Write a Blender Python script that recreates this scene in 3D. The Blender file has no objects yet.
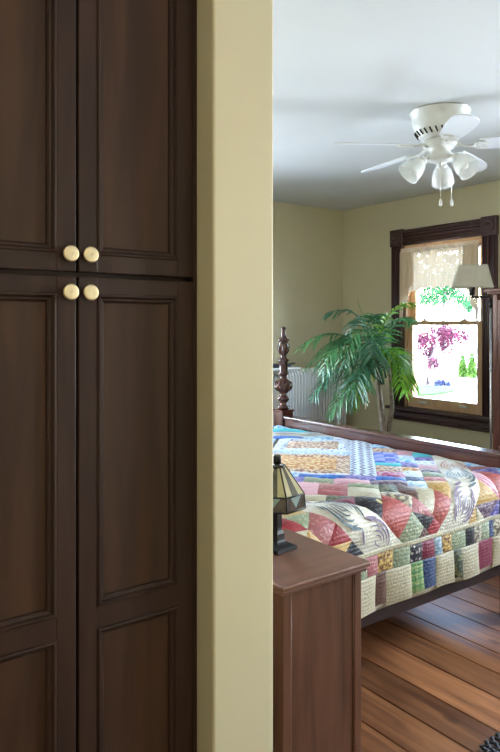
import bpy, bmesh, math, random
from mathutils import Vector, Matrix, Quaternion
random.seed(7)
PI = math.pi
scene = bpy.context.scene
col = scene.collection

# ------------------------------------------------------------------ camera
FPX, HORIZON, YAW, EYE = 664.0, 325.0, math.radians(36.4), 1.5
cam_d = bpy.data.cameras.new('camera')
cam_d.sensor_fit = 'HORIZONTAL'; cam_d.sensor_width = 36.0
cam_d.lens = FPX / 500 * 36.0
cam_d.shift_y = -(376 - HORIZON) / 500
cam_d.clip_start = 0.05; cam_d.clip_end = 300
cam = bpy.data.objects.new('camera', cam_d); col.objects.link(cam)
cam.location = (0, 0, EYE); cam.rotation_euler = (PI / 2, 0, -YAW)
scene.camera = cam

# ------------------------------------------------------------------ view, world, sun, daylight
vs = scene.view_settings
vs.view_transform = 'Standard'; vs.look = 'None'; vs.gamma = 1.0; vs.use_curve_mapping = False
vs.exposure = 0.45
scene.cycles.use_denoising = True
scene.cycles.max_bounces = 10
scene.cycles.diffuse_bounces = 6
scene.cycles.sample_clamp_indirect = 6.0

world = bpy.data.worlds.new('world'); scene.world = world; world.use_nodes = True
wn = world.node_tree; wn.nodes.clear()
wo = wn.nodes.new('ShaderNodeOutputWorld'); wb = wn.nodes.new('ShaderNodeBackground')
sky = wn.nodes.new('ShaderNodeTexSky'); sky.sky_type = 'NISHITA'; sky.sun_disc = False
sky.sun_elevation = math.radians(50); sky.sun_rotation = math.radians(200); sky.air_density = 1.3; sky.dust_density = .4
wb.inputs['Strength'].default_value = 2.7
wn.links.new(sky.outputs[0], wb.inputs[0]); wn.links.new(wb.outputs[0], wo.inputs[0])

sun_d = bpy.data.lights.new('sun', 'SUN'); sun_d.energy = 18.0; sun_d.angle = 0.01; sun_d.color = (1, .95, .86)
sun = bpy.data.objects.new('sun', sun_d); col.objects.link(sun)
sun.rotation_euler = (math.radians(42), math.radians(8), math.radians(-120)); sun.location = (6, -6, 12)

def area(name, loc, rot, sx, sy, power, color):
    d = bpy.data.lights.new(name, 'AREA'); d.shape = 'RECTANGLE'; d.size = sx; d.size_y = sy
    d.energy = power; d.color = color
    o = bpy.data.objects.new(name, d); col.objects.link(o); o.location = loc; o.rotation_euler = rot
    return o
# lights added at unseen windows to brighten the room; portal at the visible one
area('added_side_window_light', (4.66, 0.95, 1.5), (0, PI / 2, 0), 1.3, 0.8, 112, (.78, .88, 1.0))
area('added_side_window_light', (4.66, -0.65, 1.5), (0, PI / 2, 0), 1.3, 0.8, 66, (.90, .95, 1.0))
area('added_far_window_light', (2.15, 4.76, 1.5), (-PI / 2, 0, 0), 0.85, 1.35, 84, (.72, .85, 1.0))
po = area('daylight_window_portal', (4.70, 3.4655, 1.49), (0, PI / 2, 0), 1.4, 0.785, 1, (1, 1, 1)); po.data.cycles.is_portal = True

def px(u, y, d):
    """point seen at pixel (u, y) at forward depth d"""
    t = (u - 250) / FPX
    return Vector((d * (math.sin(YAW) + math.cos(YAW) * t), d * (math.cos(YAW) - math.sin(YAW) * t), EYE - (y - HORIZON) * d / FPX))
def px_x(u, y, X):
    t = (u - 250) / FPX
    return px(u, y, X / (math.sin(YAW) + math.cos(YAW) * t))
def px_y(u, y, Y):
    t = (u - 250) / FPX
    return px(u, y, Y / (math.cos(YAW) - math.sin(YAW) * t))

# ------------------------------------------------------------------ materials
MATS = {}
def new_mat(name):
    m = bpy.data.materials.new(name); m.use_nodes = True
    nt = m.node_tree; b = nt.nodes['Principled BSDF']
    return m, nt, b
def N(nt, t, **kw):
    n = nt.nodes.new(t)
    for k, v in kw.items(): setattr(n, k, v)
    return n
def ramp(nt, stops, interp='LINEAR'):
    r = nt.nodes.new('ShaderNodeValToRGB'); r.color_ramp.interpolation = interp
    e = r.color_ramp.elements
    while len(e) > 1: e.remove(e[0])
    e[0].position = stops[0][0]; e[0].color = (*stops[0][1], 1)
    for p, c in stops[1:]:
        x = e.new(p); x.color = (*c, 1)
    return r
def sc(c, k): return tuple(min(1, x * k) for x in c)

def paint(name, c, rough=.6, var=.05, bump=.05, scale=60, spec=.4):
    if name in MATS: return MATS[name]
    m, nt, b = new_mat(name)
    tc = N(nt, 'ShaderNodeTexCoord'); no = N(nt, 'ShaderNodeTexNoise'); no.inputs['Scale'].default_value = 1.7; no.inputs['Detail'].default_value = 4
    nt.links.new(tc.outputs['Object'], no.inputs['Vector'])
    r = ramp(nt, [(.3, sc(c, 1 - var)), (.7, sc(c, 1 + var))]); nt.links.new(no.outputs['Fac'], r.inputs[0])
    nt.links.new(r.outputs[0], b.inputs['Base Color'])
    n2 = N(nt, 'ShaderNodeTexNoise'); n2.inputs['Scale'].default_value = scale; nt.links.new(tc.outputs['Object'], n2.inputs['Vector'])
    bp = N(nt, 'ShaderNodeBump'); bp.inputs['Strength'].default_value = bump; bp.inputs['Distance'].default_value = .01
    nt.links.new(n2.outputs['Fac'], bp.inputs['Height']); nt.links.new(bp.outputs[0], b.inputs['Normal'])
    b.inputs['Roughness'].default_value = rough; b.inputs['Specular IOR Level'].default_value = spec
    MATS[name] = m; return m

def wood(name, c1, c2, axis='Z', rough=.35, coat=.2, rnd=0.0, scale=1.0, spec=.5, knots=False):
    if name in MATS: return MATS[name]
    m, nt, b = new_mat(name)
    tc = N(nt, 'ShaderNodeTexCoord'); mp = N(nt, 'ShaderNodeMapping')
    st = {'X': (1.2, 14, 14), 'Y': (14, 1.2, 14), 'Z': (14, 14, 1.2)}[axis]
    mp.inputs['Scale'].default_value = tuple(v * scale for v in st)
    oi = N(nt, 'ShaderNodeObjectInfo'); mu = N(nt, 'ShaderNodeMath', operation='MULTIPLY'); mu.inputs[1].default_value = 37.0
    nt.links.new(oi.outputs['Random'], mu.inputs[0]); nt.links.new(mu.outputs[0], mp.inputs['Location'])
    nt.links.new(tc.outputs['Object'], mp.inputs['Vector'])
    no = N(nt, 'ShaderNodeTexNoise'); no.inputs['Scale'].default_value = 1.6; no.inputs['Detail'].default_value = 7; no.inputs['Distortion'].default_value = .6
    nt.links.new(mp.outputs[0], no.inputs['Vector'])
    r = ramp(nt, [(.32, c1), (.68, c2)]); nt.links.new(no.outputs['Fac'], r.inputs[0])
    outc = r.outputs[0]
    if knots:
        vo = N(nt, 'ShaderNodeTexVoronoi'); vo.inputs['Scale'].default_value = .9
        mp2 = N(nt, 'ShaderNodeMapping'); mp2.inputs['Scale'].default_value = (4.5, 2.0, 4.5); nt.links.new(mu.outputs[0], mp2.inputs['Location'])
        nt.links.new(tc.outputs['Object'], mp2.inputs['Vector']); nt.links.new(mp2.outputs[0], vo.inputs['Vector'])
        rk = ramp(nt, [(.03, (.25, .2, .2)), (.10, (1, 1, 1))]); nt.links.new(vo.outputs['Distance'], rk.inputs[0])
        mx = N(nt, 'ShaderNodeMix', data_type='RGBA', blend_type='MULTIPLY'); mx.inputs['Factor'].default_value = .8
        nt.links.new(outc, mx.inputs['A']); nt.links.new(rk.outputs[0], mx.inputs['B']); outc = mx.outputs['Result']
    if rnd:
        hs = N(nt, 'ShaderNodeHueSaturation'); ma = N(nt, 'ShaderNodeMapRange')
        ma.inputs['To Min'].default_value = 1 - rnd; ma.inputs['To Max'].default_value = 1 + rnd
        nt.links.new(oi.outputs['Random'], ma.inputs['Value']); nt.links.new(ma.outputs[0], hs.inputs['Value'])
        nt.links.new(outc, hs.inputs['Color']); outc = hs.outputs[0]
    nt.links.new(outc, b.inputs['Base Color'])
    rr = ramp(nt, [(0, (rough - .07,) * 3), (1, (rough + .1,) * 3)]); nt.links.new(no.outputs['Fac'], rr.inputs[0]); nt.links.new(rr.outputs[0], b.inputs['Roughness'])
    b.inputs['Coat Weight'].default_value = coat; b.inputs['Coat Roughness'].default_value = .2; b.inputs['Specular IOR Level'].default_value = spec
    bp = N(nt, 'ShaderNodeBump'); bp.inputs['Strength'].default_value = .08; bp.inputs['Distance'].default_value = .01
    nt.links.new(no.outputs['Fac'], bp.inputs['Height']); nt.links.new(bp.outputs[0], b.inputs['Normal'])
    MATS[name] = m; return m

def metal(name, c, rough=.3, metallic=1.0):
    if name in MATS: return MATS[name]
    m, nt, b = new_mat(name)
    tc = N(nt, 'ShaderNodeTexCoord'); no = N(nt, 'ShaderNodeTexNoise'); no.inputs['Scale'].default_value = 90
    nt.links.new(tc.outputs['Object'], no.inputs['Vector'])
    r = ramp(nt, [(.3, sc(c, .92)), (.7, sc(c, 1.06))]); nt.links.new(no.outputs['Fac'], r.inputs[0]); nt.links.new(r.outputs[0], b.inputs['Base Color'])
    b.inputs['Metallic'].default_value = metallic; b.inputs['Roughness'].default_value = rough
    MATS[name] = m; return m

def clear_glass(name):
    if name in MATS: return MATS[name]
    m, nt, b = new_mat(name); nt.nodes.remove(b)
    out = [n for n in nt.nodes if n.type == 'OUTPUT_MATERIAL'][0]
    tr = N(nt, 'ShaderNodeBsdfTransparent'); gl = N(nt, 'ShaderNodeBsdfGlossy'); gl.inputs['Roughness'].default_value = .01
    fr = N(nt, 'ShaderNodeFresnel'); fr.inputs['IOR'].default_value = 1.25; mx = N(nt, 'ShaderNodeMixShader')
    nt.links.new(fr.outputs[0], mx.inputs[0]); nt.links.new(tr.outputs[0], mx.inputs[1]); nt.links.new(gl.outputs[0], mx.inputs[2])
    nt.links.new(mx.outputs[0], out.inputs[0]); MATS[name] = m; return m

def translucent(name, c, tw=.4, rough=.5, c2=None, scale=20, spec=.4, transmission=0.0):
    if name in MATS: return MATS[name]
    m, nt, b = new_mat(name)
    tc = N(nt, 'ShaderNodeTexCoord'); no = N(nt, 'ShaderNodeTexNoise'); no.inputs['Scale'].default_value = scale; no.inputs['Detail'].default_value = 3
    nt.links.new(tc.outputs['Object'], no.inputs['Vector'])
    r = ramp(nt, [(.35, c), (.65, c2 or sc(c, 1.1))]); nt.links.new(no.outputs['Fac'], r.inputs[0])
    nt.links.new(r.outputs[0], b.inputs['Base Color']); b.inputs['Roughness'].default_value = rough; b.inputs['Specular IOR Level'].default_value = spec
    b.inputs['Transmission Weight'].default_value = transmission
    out = [n for n in nt.nodes if n.type == 'OUTPUT_MATERIAL'][0]
    tl = N(nt, 'ShaderNodeBsdfTranslucent'); nt.links.new(r.outputs[0], tl.inputs['Color'])
    mx = N(nt, 'ShaderNodeMixShader'); mx.inputs[0].default_value = tw
    nt.links.new(b.outputs[0], mx.inputs[1]); nt.links.new(tl.outputs[0], mx.inputs[2]); nt.links.new(mx.outputs[0], out.inputs[0])
    MATS[name] = m; return m

def fabric(name, c1, c2=None, pat='plain', scale=1.0):
    """printed quilting cotton; UV is in metres on the cloth"""
    if name in MATS: return MATS[name]
    m, nt, b = new_mat(name); c2 = c2 or sc(c1, .8)
    if not any(k in name for k in ('ice', 'zigzag', 'cotton_white', 'sky', 'tan_', 'orange', 'lavender', 'periwinkle', 'teal', 'blue')): c1, c2 = sc(c1, .72), sc(c2, .72)  # bed-top prints kept lighter to paint in the window's wash; bands stay white
    uv = N(nt, 'ShaderNodeUVMap'); uv.uv_map = 'UVMap'
    outc = None
    if pat == 'stripe':
        w = N(nt, 'ShaderNodeTexWave'); w.inputs['Scale'].default_value = 14 * scale; w.inputs['Distortion'].default_value = .6
        nt.links.new(uv.outputs[0], w.inputs['Vector']); r = ramp(nt, [(.45, c1), (.55, c2)]); nt.links.new(w.outputs['Fac'], r.inputs[0]); outc = r.outputs[0]
    elif pat == 'dots':
        v = N(nt, 'ShaderNodeTexVoronoi'); v.inputs['Scale'].default_value = 55 * scale; nt.links.new(uv.outputs[0], v.inputs['Vector'])
        r = ramp(nt, [(.24, c2), (.34, c1)]); nt.links.new(v.outputs['Distance'], r.inputs[0]); outc = r.outputs[0]
    elif pat == 'check':
        k = N(nt, 'ShaderNodeTexChecker'); k.inputs['Scale'].default_value = 50 * scale; k.inputs[1].default_value = (*c1, 1); k.inputs[2].default_value = (*c2, 1)
        nt.links.new(uv.outputs[0], k.inputs['Vector']); outc = k.outputs[0]
    elif pat == 'zig':
        sx = N(nt, 'ShaderNodeSeparateXYZ'); nt.links.new(uv.outputs[0], sx.inputs[0])
        a = N(nt, 'ShaderNodeMath', operation='PINGPONG'); a.inputs[1].default_value = .025; nt.links.new(sx.outputs['X'], a.inputs[0])
        s = N(nt, 'ShaderNodeMath', operation='ADD'); nt.links.new(a.outputs[0], s.inputs[0]); nt.links.new(sx.outputs['Y'], s.inputs[1])
        p = N(nt, 'ShaderNodeMath', operation='PINGPONG'); p.inputs[1].default_value = .022; nt.links.new(s.outputs[0], p.inputs[0])
        r = ramp(nt, [(.0, c2), (.007, c1)], 'CONSTANT'); nt.links.new(p.outputs[0], r.inputs[0]); outc = r.outputs[0]
    else:
        no = N(nt, 'ShaderNodeTexNoise'); no.inputs['Scale'].default_value = (45 if pat == 'floral' else 9) * scale; no.inputs['Detail'].default_value = 3
        nt.links.new(uv.outputs[0], no.inputs['Vector'])
        r = ramp(nt, [(.46, c1), (.54, c2)] if pat == 'floral' else [(.3, c1), (.8, sc(c1, .88))]); nt.links.new(no.outputs['Fac'], r.inputs[0]); outc = r.outputs[0]
    nt.links.new(outc, b.inputs['Base Color'])
    b.inputs['Roughness'].default_value = .5; b.inputs['Specular IOR Level'].default_value = .28
    b.inputs['Sheen Weight'].default_value = .1; b.inputs['Sheen Roughness'].default_value = .4
    w2 = N(nt, 'ShaderNodeTexNoise'); w2.inputs['Scale'].default_value = 55; w2.inputs['Detail'].default_value = 4; w2.inputs['Distortion'].default_value = 1.0
    nt.links.new(uv.outputs[0], w2.inputs['Vector'])
    mq = N(nt, 'ShaderNodeMapping'); mq.inputs['Scale'].default_value = (1, -1, 1); nt.links.new(uv.outputs[0], mq.inputs['Vector'])
    w3 = N(nt, 'ShaderNodeTexWave'); w3.bands_direction = 'DIAGONAL'; w3.inputs['Scale'].default_value = 30; w3.inputs['Distortion'].default_value = 3.0; w3.inputs['Detail Scale'].default_value = .6
    nt.links.new(mq.outputs[0], w3.inputs['Vector'])
    ad = N(nt, 'ShaderNodeMath', operation='ADD'); nt.links.new(w2.outputs['Fac'], ad.inputs[0]); mw = N(nt, 'ShaderNodeMath', operation='MULTIPLY'); mw.inputs[1].default_value = .22; nt.links.new(w3.outputs['Fac'], mw.inputs[0]); nt.links.new(mw.outputs[0], ad.inputs[1])
    bp = N(nt, 'ShaderNodeBump'); bp.inputs['Strength'].default_value = .75; bp.inputs['Distance'].default_value = .005
    nt.links.new(ad.outputs[0], bp.inputs['Height']); nt.links.new(bp.outputs[0], b.inputs['Normal'])
    MATS[name] = m; return m

WALLC = (.59, .545, .375)
wall_m = paint('wall_paint', WALLC, .55, .04, .02, 120)
ceil_m = paint('ceiling_paint', (.58, .595, .585), .6, .03, .05, 90)
espresso = wood('espresso_wood', (.022, .010, .008), (.042, .020, .014), 'Z', .48, .03, spec=.3)
espresso_panel = wood('espresso_panel_wood', (.032, .015, .009), (.064, .029, .016), 'Z', .5, .03, spec=.3)
brass = metal('brushed_brass', (.80, .68, .46), .45)
mahog = wood('red_mahogany', (.055, .016, .012), (.11, .034, .022), 'Y', .22, .6)
mahog_z = wood('red_mahogany_turned', (.055, .016, .012), (.11, .034, .022), 'Z', .22, .6)
trim_m = wood('dark_window_trim', (.040, .014, .016), (.075, .026, .028), 'Z', .3, .35)
sash_m = wood('golden_sash_wood', (.50, .29, .15), (.64, .40, .22), 'Z', .4, .2)
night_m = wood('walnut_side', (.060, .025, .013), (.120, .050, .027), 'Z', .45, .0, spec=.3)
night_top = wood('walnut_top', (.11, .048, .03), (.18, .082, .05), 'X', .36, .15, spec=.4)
plank_m = wood('pine_plank', (.12, .044, .019), (.31, .132, .053), 'Y', .40, .08, .34, 1.1, spec=.4, knots=True)
white_fan = paint('white_enamel', (.68, .69, .66), .35, .02, .0)
shade_m = translucent('linen_shade', (.60, .58, .48), .25, .8)
glass = clear_glass('window_glass')
black_metal = metal('black_bronze', (.018, .017, .016), .38, .6)

# ------------------------------------------------------------------ mesh builder
class MB:
    def __init__(s): s.bm = bmesh.new()
    def _add(s, t, smooth=False):
        me = bpy.data.meshes.new('t'); t.to_mesh(me); t.free()
        if smooth:
            for f in me.polygons: f.use_smooth = True
        s.bm.from_mesh(me); bpy.data.meshes.remove(me); return s
    def box(s, x0, x1, y0, y1, z0, z1, bev=0.0, seg=1, rot=None, piv=None):
        t = bmesh.new(); bmesh.ops.create_cube(t, size=1)
        for v in t.verts: v.co = Vector(((x0 + x1) / 2 + v.co.x * (x1 - x0), (y0 + y1) / 2 + v.co.y * (y1 - y0), (z0 + z1) / 2 + v.co.z * (z1 - z0)))
        if bev: bmesh.ops.bevel(t, geom=list(t.edges), offset=bev, segments=seg, affect='EDGES', profile=.5)
        if rot is not None:
            p = Vector(piv or ((x0 + x1) / 2, (y0 + y1) / 2, (z0 + z1) / 2))
            for v in t.verts: v.co = rot @ (v.co - p) + p
        return s._add(t)
    def rings(s, rings, closed=True, cap=True, smooth=True):
        t = bmesh.new(); R = [[t.verts.new(p) for p in r] for r in rings]
        for a, b in zip(R[:-1], R[1:]):
            n = len(a)
            for i in range(n if closed else n - 1):
                j = (i + 1) % n
                try: t.faces.new((a[i], a[j], b[j], b[i]))
                except ValueError: pass
        if cap:
            for r in (R[0], R[-1]):
                try: t.faces.new(r)
                except ValueError: pass
        bmesh.ops.recalc_face_normals(t, faces=t.faces)
        return s._add(t, smooth)
    def lathe(s, prof, c, n=24, smooth=True, axis=None, cap=True):
        """prof: list of (r, h); axis: direction of h (default +Z)"""
        q = Vector((0, 0, 1)).rotation_difference(Vector(axis).normalized()) if axis is not None else Quaternion()
        c = Vector(c)
        return s.rings([[c + q @ Vector((r * math.cos(2 * PI * i / n), r * math.sin(2 * PI * i / n), h)) for i in range(n)] for r, h in prof], True, cap, smooth)
    def tube(s, pts, r, n=8, smooth=True):
        pts = [Vector(p) for p in pts]; rings = []; up = Vector((0, 0, 1))
        for i, p in enumerate(pts):
            d = (pts[min(i + 1, len(pts) - 1)] - pts[max(i - 1, 0)]).normalized()
            a = d.cross(up)
            if a.length < .05: a = d.cross(Vector((1, 0, 0)))
            a.normalize(); b = d.cross(a).normalized()
            rr = r[i] if isinstance(r, (list, tuple)) else r
            rings.append([p + (a * math.cos(2 * PI * k / n) + b * math.sin(2 * PI * k / n)) * rr for k in range(n)])
        return s.rings(rings, True, True, smooth)
    def faces(s, verts, faces, smooth=False):
        t = bmesh.new(); V = [t.verts.new(v) for v in verts]
        for f in faces:
            try: t.faces.new([V[i] for i in f])
            except ValueError: pass
        return s._add(t, smooth)
    def build(s, name, mat, parent=None, kind=None):
        me = bpy.data.meshes.new(name)
        root = parent
        while root is not None and root.parent is not None: root = root.parent
        if root is not None and root.type == 'EMPTY':
            bmesh.ops.translate(s.bm, verts=s.bm.verts, vec=-Vector(root.location))
        s.bm.to_mesh(me); s.bm.free(); me.materials.append(mat)
        o = bpy.data.objects.new(name, me); col.objects.link(o)
        if parent is not None: o.parent = parent
        if kind: o['kind'] = kind
        return o

def thing(name, label, cat, loc, group=None):
    o = bpy.data.objects.new(name, None); col.objects.link(o); o.location = loc; o.empty_display_size = .1
    o['label'] = label; o['category'] = cat
    if group: o['group'] = group
    return o
def tag(o, label, cat, group=None, kind=None):
    o['label'] = label; o['category'] = cat
    if group: o['group'] = group
    if kind: o['kind'] = kind
    return o
def struct(o, label=None):
    o['kind'] = 'structure'
    if label: o['label'] = label
    return o

# ------------------------------------------------------------------ room shell
X0, X1, Y0, Y1, CEIL = -1.6, 4.52, -1.6, 4.62, 2.6
TH = .14
WX, WY = .977, 1.23          # closet block corner nearest the opening
# floor: a slab with a plank for each board
fl = struct(MB().box(X0 - TH, X1 + TH, Y0 - TH, Y1 + TH, -.12, -.022).build('floor', paint('subfloor', (.02, .012, .008), .9)), 'wide pine board floor')
rng = random.Random(3)
x = X0; pl_i = 0
while x < X1 - .02:
    w = rng.uniform(.145, .20); xe = min(x + w, X1)
    y = Y0; first = True
    while y < Y1 - .01:
        L = rng.uniform(2.2, 4.6) if (x < 1.6 or x > 3.4) else 9; ye = min(y + L, Y1)
        if Y1 - ye < .5: ye = Y1
        MB().box(x + .0022, xe - .0022, y + .0015, ye - .0015, -.022, 0.0 + rng.uniform(-.0012, 0), .0025).build('plank', plank_m, fl)
        y = ye
    x = xe
struct(MB().box(X0 - TH, X1 + TH, Y0 - TH, Y1 + TH, CEIL, CEIL + .12).build('ceiling', ceil_m), 'pale plaster ceiling')
struct(MB().box(X0 - TH, X0, Y0, Y1, 0, CEIL).build('wall_left', wall_m), 'tan painted wall')
# window wall: visible window opening, and openings added out of view for more light
OY0, OY1, OZ0, OZ1 = 3.073, 3.858, .79, 2.19      # clear opening of the visible window
def wall_with_holes(name, along, p0, p1, a0, a1, holes, label):
    """slab from p0 to p1 thick, running a0..a1 along the axis, with holes (b0,b1,z0,z1)"""
    mb = MB()
    def bx(b0, b1, z0, z1):
        if b1 - b0 < 1e-4 or z1 - z0 < 1e-4: return
        if along == 'Y': mb.box(p0, p1, b0, b1, z0, z1)
        else: mb.box(b0, b1, p0, p1, z0, z1)
    cur = a0
    for (b0, b1, z0, z1) in sorted(holes):
        bx(cur, b0, 0, CEIL); bx(b0, b1, 0, z0); bx(b0, b1, z1, CEIL); cur = b1
    bx(cur, a1, 0, CEIL)
    return struct(mb.build(name, wall_m), label)
wall_with_holes('wall_window', 'Y', X1, X1 + TH, Y0, Y1, [(OY0, OY1, OZ0, OZ1), (.55, 1.35, .79, 2.19), (-1.05, -.25, .79, 2.19)], 'tan painted wall around the window')
wall_with_holes('wall_far', 'X', Y1, Y1 + TH, X0 - TH, X1 + TH, [(1.7, 2.6, .79, 2.19)], 'tan painted far wall behind the radiator')
wall_with_holes('wall_right', 'X', Y0 - TH, Y0, X0 - TH, X1 + TH, [], 'tan painted wall')
# closet block: pier beside the cabinet, side wall behind the bed head, wall over and left of the cabinet
CY = 1.30                     # plane of the cabinet doors
CXR = .806                    # right jamb
CXL = CXR - 4 * .2795
pier = MB().box(CXR, WX, WY, CY + .34, 0, CEIL, .006, 3)
struct(pier.build('wall_pier', wall_m), 'narrow tan painted wall end between cabinet and bedroom')
struct(MB().box(WX - .13, WX - .0005, CY + .34, Y1, 0, CEIL).build('wall_bedhead', wall_m), 'tan painted wall behind the bed head')
struct(MB().box(X0, CXL, WY, WY + .13, 0, CEIL).box(CXL, CXR, WY, WY + .13, 2.47, CEIL).build('wall_closet', wall_m), 'tan painted wall around the cabinet')
bb = MB().box(X1 - .02, X1, Y0, Y1 - .02, 0, .18, .004).build('baseboard_window', trim_m); struct(bb, 'dark wooden baseboard under the window')
struct(MB().box(WX + .002, X1 - .02, Y1 - .02, Y1, 0, .18, .004).build('baseboard_far', trim_m), 'dark wooden baseboard behind the radiator')

# ------------------------------------------------------------------ visible window
def build_window():
    w = bpy.data.objects.new('window_1', None); col.objects.link(w); w.location = (X1, (OY0 + OY1) / 2, OZ0)
    struct(w, 'tall sash window with dark carved casing and golden wood sashes')
    yc0, yc1 = 2.945, 3.99     # outer casing
    ztop = 2.326
    cw = OY0 - yc0
    xf = X1 - .028
    # side casings, fluted
    for (a, b) in ((yc0, OY0), (OY1, yc1)):
        m = MB().box(xf, X1, a, b, .79, OZ1, .004)
        wd = b - a
        for f, r in ((.12, .010), (.30, .006), (.5, .013), (.70, .006), (.88, .010)):
            m.tube([(xf, a + wd * f, .80), (xf, a + wd * f, OZ1 - .002)], r, 8)
        m.build('casing', trim_m, w)
    m = MB().box(xf, X1, OY0, OY1, OZ1, ztop, .004)
    hd = ztop - OZ1
    for f, r in ((.12, .010), (.30, .006), (.5, .013), (.70, .006), (.88, .010)):
        m.tube([(xf, OY0 + .002, OZ1 + hd * f), (xf, OY1 - .002, OZ1 + hd * f)], r, 8)
    m.build('head_casing', trim_m, w)
    for (a, b) in ((yc0 - .006, OY0 + .004), (OY1 - .004, yc1 + .006)):
        cb = MB().box(X1 - .042, X1 + .001, a, b, OZ1 - .004, ztop + .008, .005).build('corner_block', trim_m, w)
        c = (X1 - .042, (a + b) / 2, (OZ1 + ztop) / 2)
        MB().lathe([(.052, 0), (.052, .008), (.044, .012), (.038, .005), (.030, .005), (.026, .012), (.014, .016), (.0, .017)], c, 20, axis=(-1, 0, 0)).build('rosette', trim_m, cb)
    # stool and apron
    MB().box(X1 - .075, X1 + .06, yc0 - .03, yc1 + .03, .765, .792, .006, 2).build('stool', trim_m, w)
    m = MB().box(X1 - .022, X1, yc0, yc1, .672, .765, .003)
    for z, r in ((.75, .010), (.70, .008), (.684, .008)): m.tube([(X1 - .022, yc0 + .002, z), (X1 - .022, yc1 - .002, z)], r, 8)
    m.build('apron', trim_m, w)
    # jamb liners, golden
    m = MB(); m.box(X1 - .002, X1 + TH, OY0, OY0 + .022, OZ0, OZ1).box(X1 - .002, X1 + TH, OY1 - .022, OY1, OZ0, OZ1).box(X1 - .002, X1 + TH, OY0 + .022, OY1 - .022, OZ1 - .022, OZ1)
    m.box(X1 + .04, X1 + TH + .03, OY0, OY1, OZ0 - .02, OZ0 + .004)
    m.build('jamb', sash_m, w)
    zm = 1.515
    y0, y1 = OY0 + .023, OY1 - .023
    def sash(xa, xb, z0, z1, st, rb, rt):
        s = MB()
        s.box(xa, xb, y0, y0 + st, z0, z1, .003).box(xa, xb, y1 - st, y1, z0, z1, .003)
        s.box(xa, xb, y0 + st, y1 - st, z0, z0 + rb, .003).box(xa, xb, y0 + st, y1 - st, z1 - rt, z1, .003)
        o = s.build('sash', sash_m, w)
        xm = (xa + xb) / 2
        MB().box(xm - .002, xm + .002, y0 + st - .004, y1 - st + .004, z0 + rb - .004, z1 - rt + .004).build('pane', glass, o)
        return o
    lo = sash(X1 + .012, X1 + .048, OZ0 + .004, zm + .018, .048, .085, .034)
    sash(X1 + .056, X1 + .092, zm - .016, OZ1 - .022, .048, .034, .05)
    lift_m = metal('sash_lift_metal', (.75, .74, .70), .35)
    for yy in (y0 + .17, y1 - .17):
        MB().box(X1 - .004, X1 + .012, yy - .04, yy + .04, OZ0 + .055, OZ0 + .066, .003).box(X1 + .006, X1 + .012, yy - .04, yy + .04, OZ0 + .045, OZ0 + .066, .002).build('sash_lift', lift_m, lo)
    for yy in (y0 + .17, y1 - .17):
        MB().box(X1 + .016, X1 + .046, yy - .03, yy + .03, zm + .018, zm + .028, .003).lathe([(.014, 0), (.014, .008), (.006, .014)], (X1 + .03, yy, zm + .028), 12).build('sash_lock', lift_m, lo)
build_window()
# plain windows added out of view to brighten the room
for i, (kind, a0, a1, z0, z1) in enumerate((('Y', .55, 1.35, .79, 2.19), ('Y', -1.05, -.25, .79, 2.19), ('X', 1.7, 2.6, .79, 2.19))):
    w = bpy.data.objects.new('window_%d' % (i + 2), None); col.objects.link(w); struct(w)
    w.location = (X1, (a0 + a1) / 2, z0) if kind == 'Y' else ((a0 + a1) / 2, Y1, z0)
    m = MB(); g = .1
    for (b0, b1, c0, c1) in ((a0 - g, a0, z0 - g, z1 + g), (a1, a1 + g, z0 - g, z1 + g), (a0, a1, z0 - g, z0), (a0, a1, z1, z1 + g)):
        if kind == 'Y': m.box(X1 - .025, X1, b0, b1, c0, c1, .003)
        else: m.box(b0, b1, Y1 - .025, Y1, c0, c1, .003)
    m.build('casing', trim_m, w)
    zm = (z0 + z1) / 2
    for k, (c0, c1) in enumerate(((z0 + .002, zm + .016), (zm - .016, z1 - .002))):
        d0 = .015 + .045 * k; m = MB()
        for (b0, b1, e0, e1) in ((a0 + .002, a0 + .05, c0, c1), (a1 - .05, a1 - .002, c0, c1), (a0 + .05, a1 - .05, c0, c0 + .05), (a0 + .05, a1 - .05, c1 - .034, c1)):
            if kind == 'Y': m.box(X1 + d0, X1 + d0 + .035, b0, b1, e0, e1, .003)
            else: m.box(b0, b1, Y1 + d0, Y1 + d0 + .035, e0, e1, .003)
        so = m.build('sash', sash_m, w); m = MB()
        if kind == 'Y': m.box(X1 + d0 + .016, X1 + d0 + .02, a0 + .046, a1 - .046, c0 + .046, c1 - .03)
        else: m.box(a0 + .046, a1 - .046, Y1 + d0 + .016, Y1 + d0 + .02, c0 + .046, c1 - .03)
        m.build('pane', glass, so)

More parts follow.
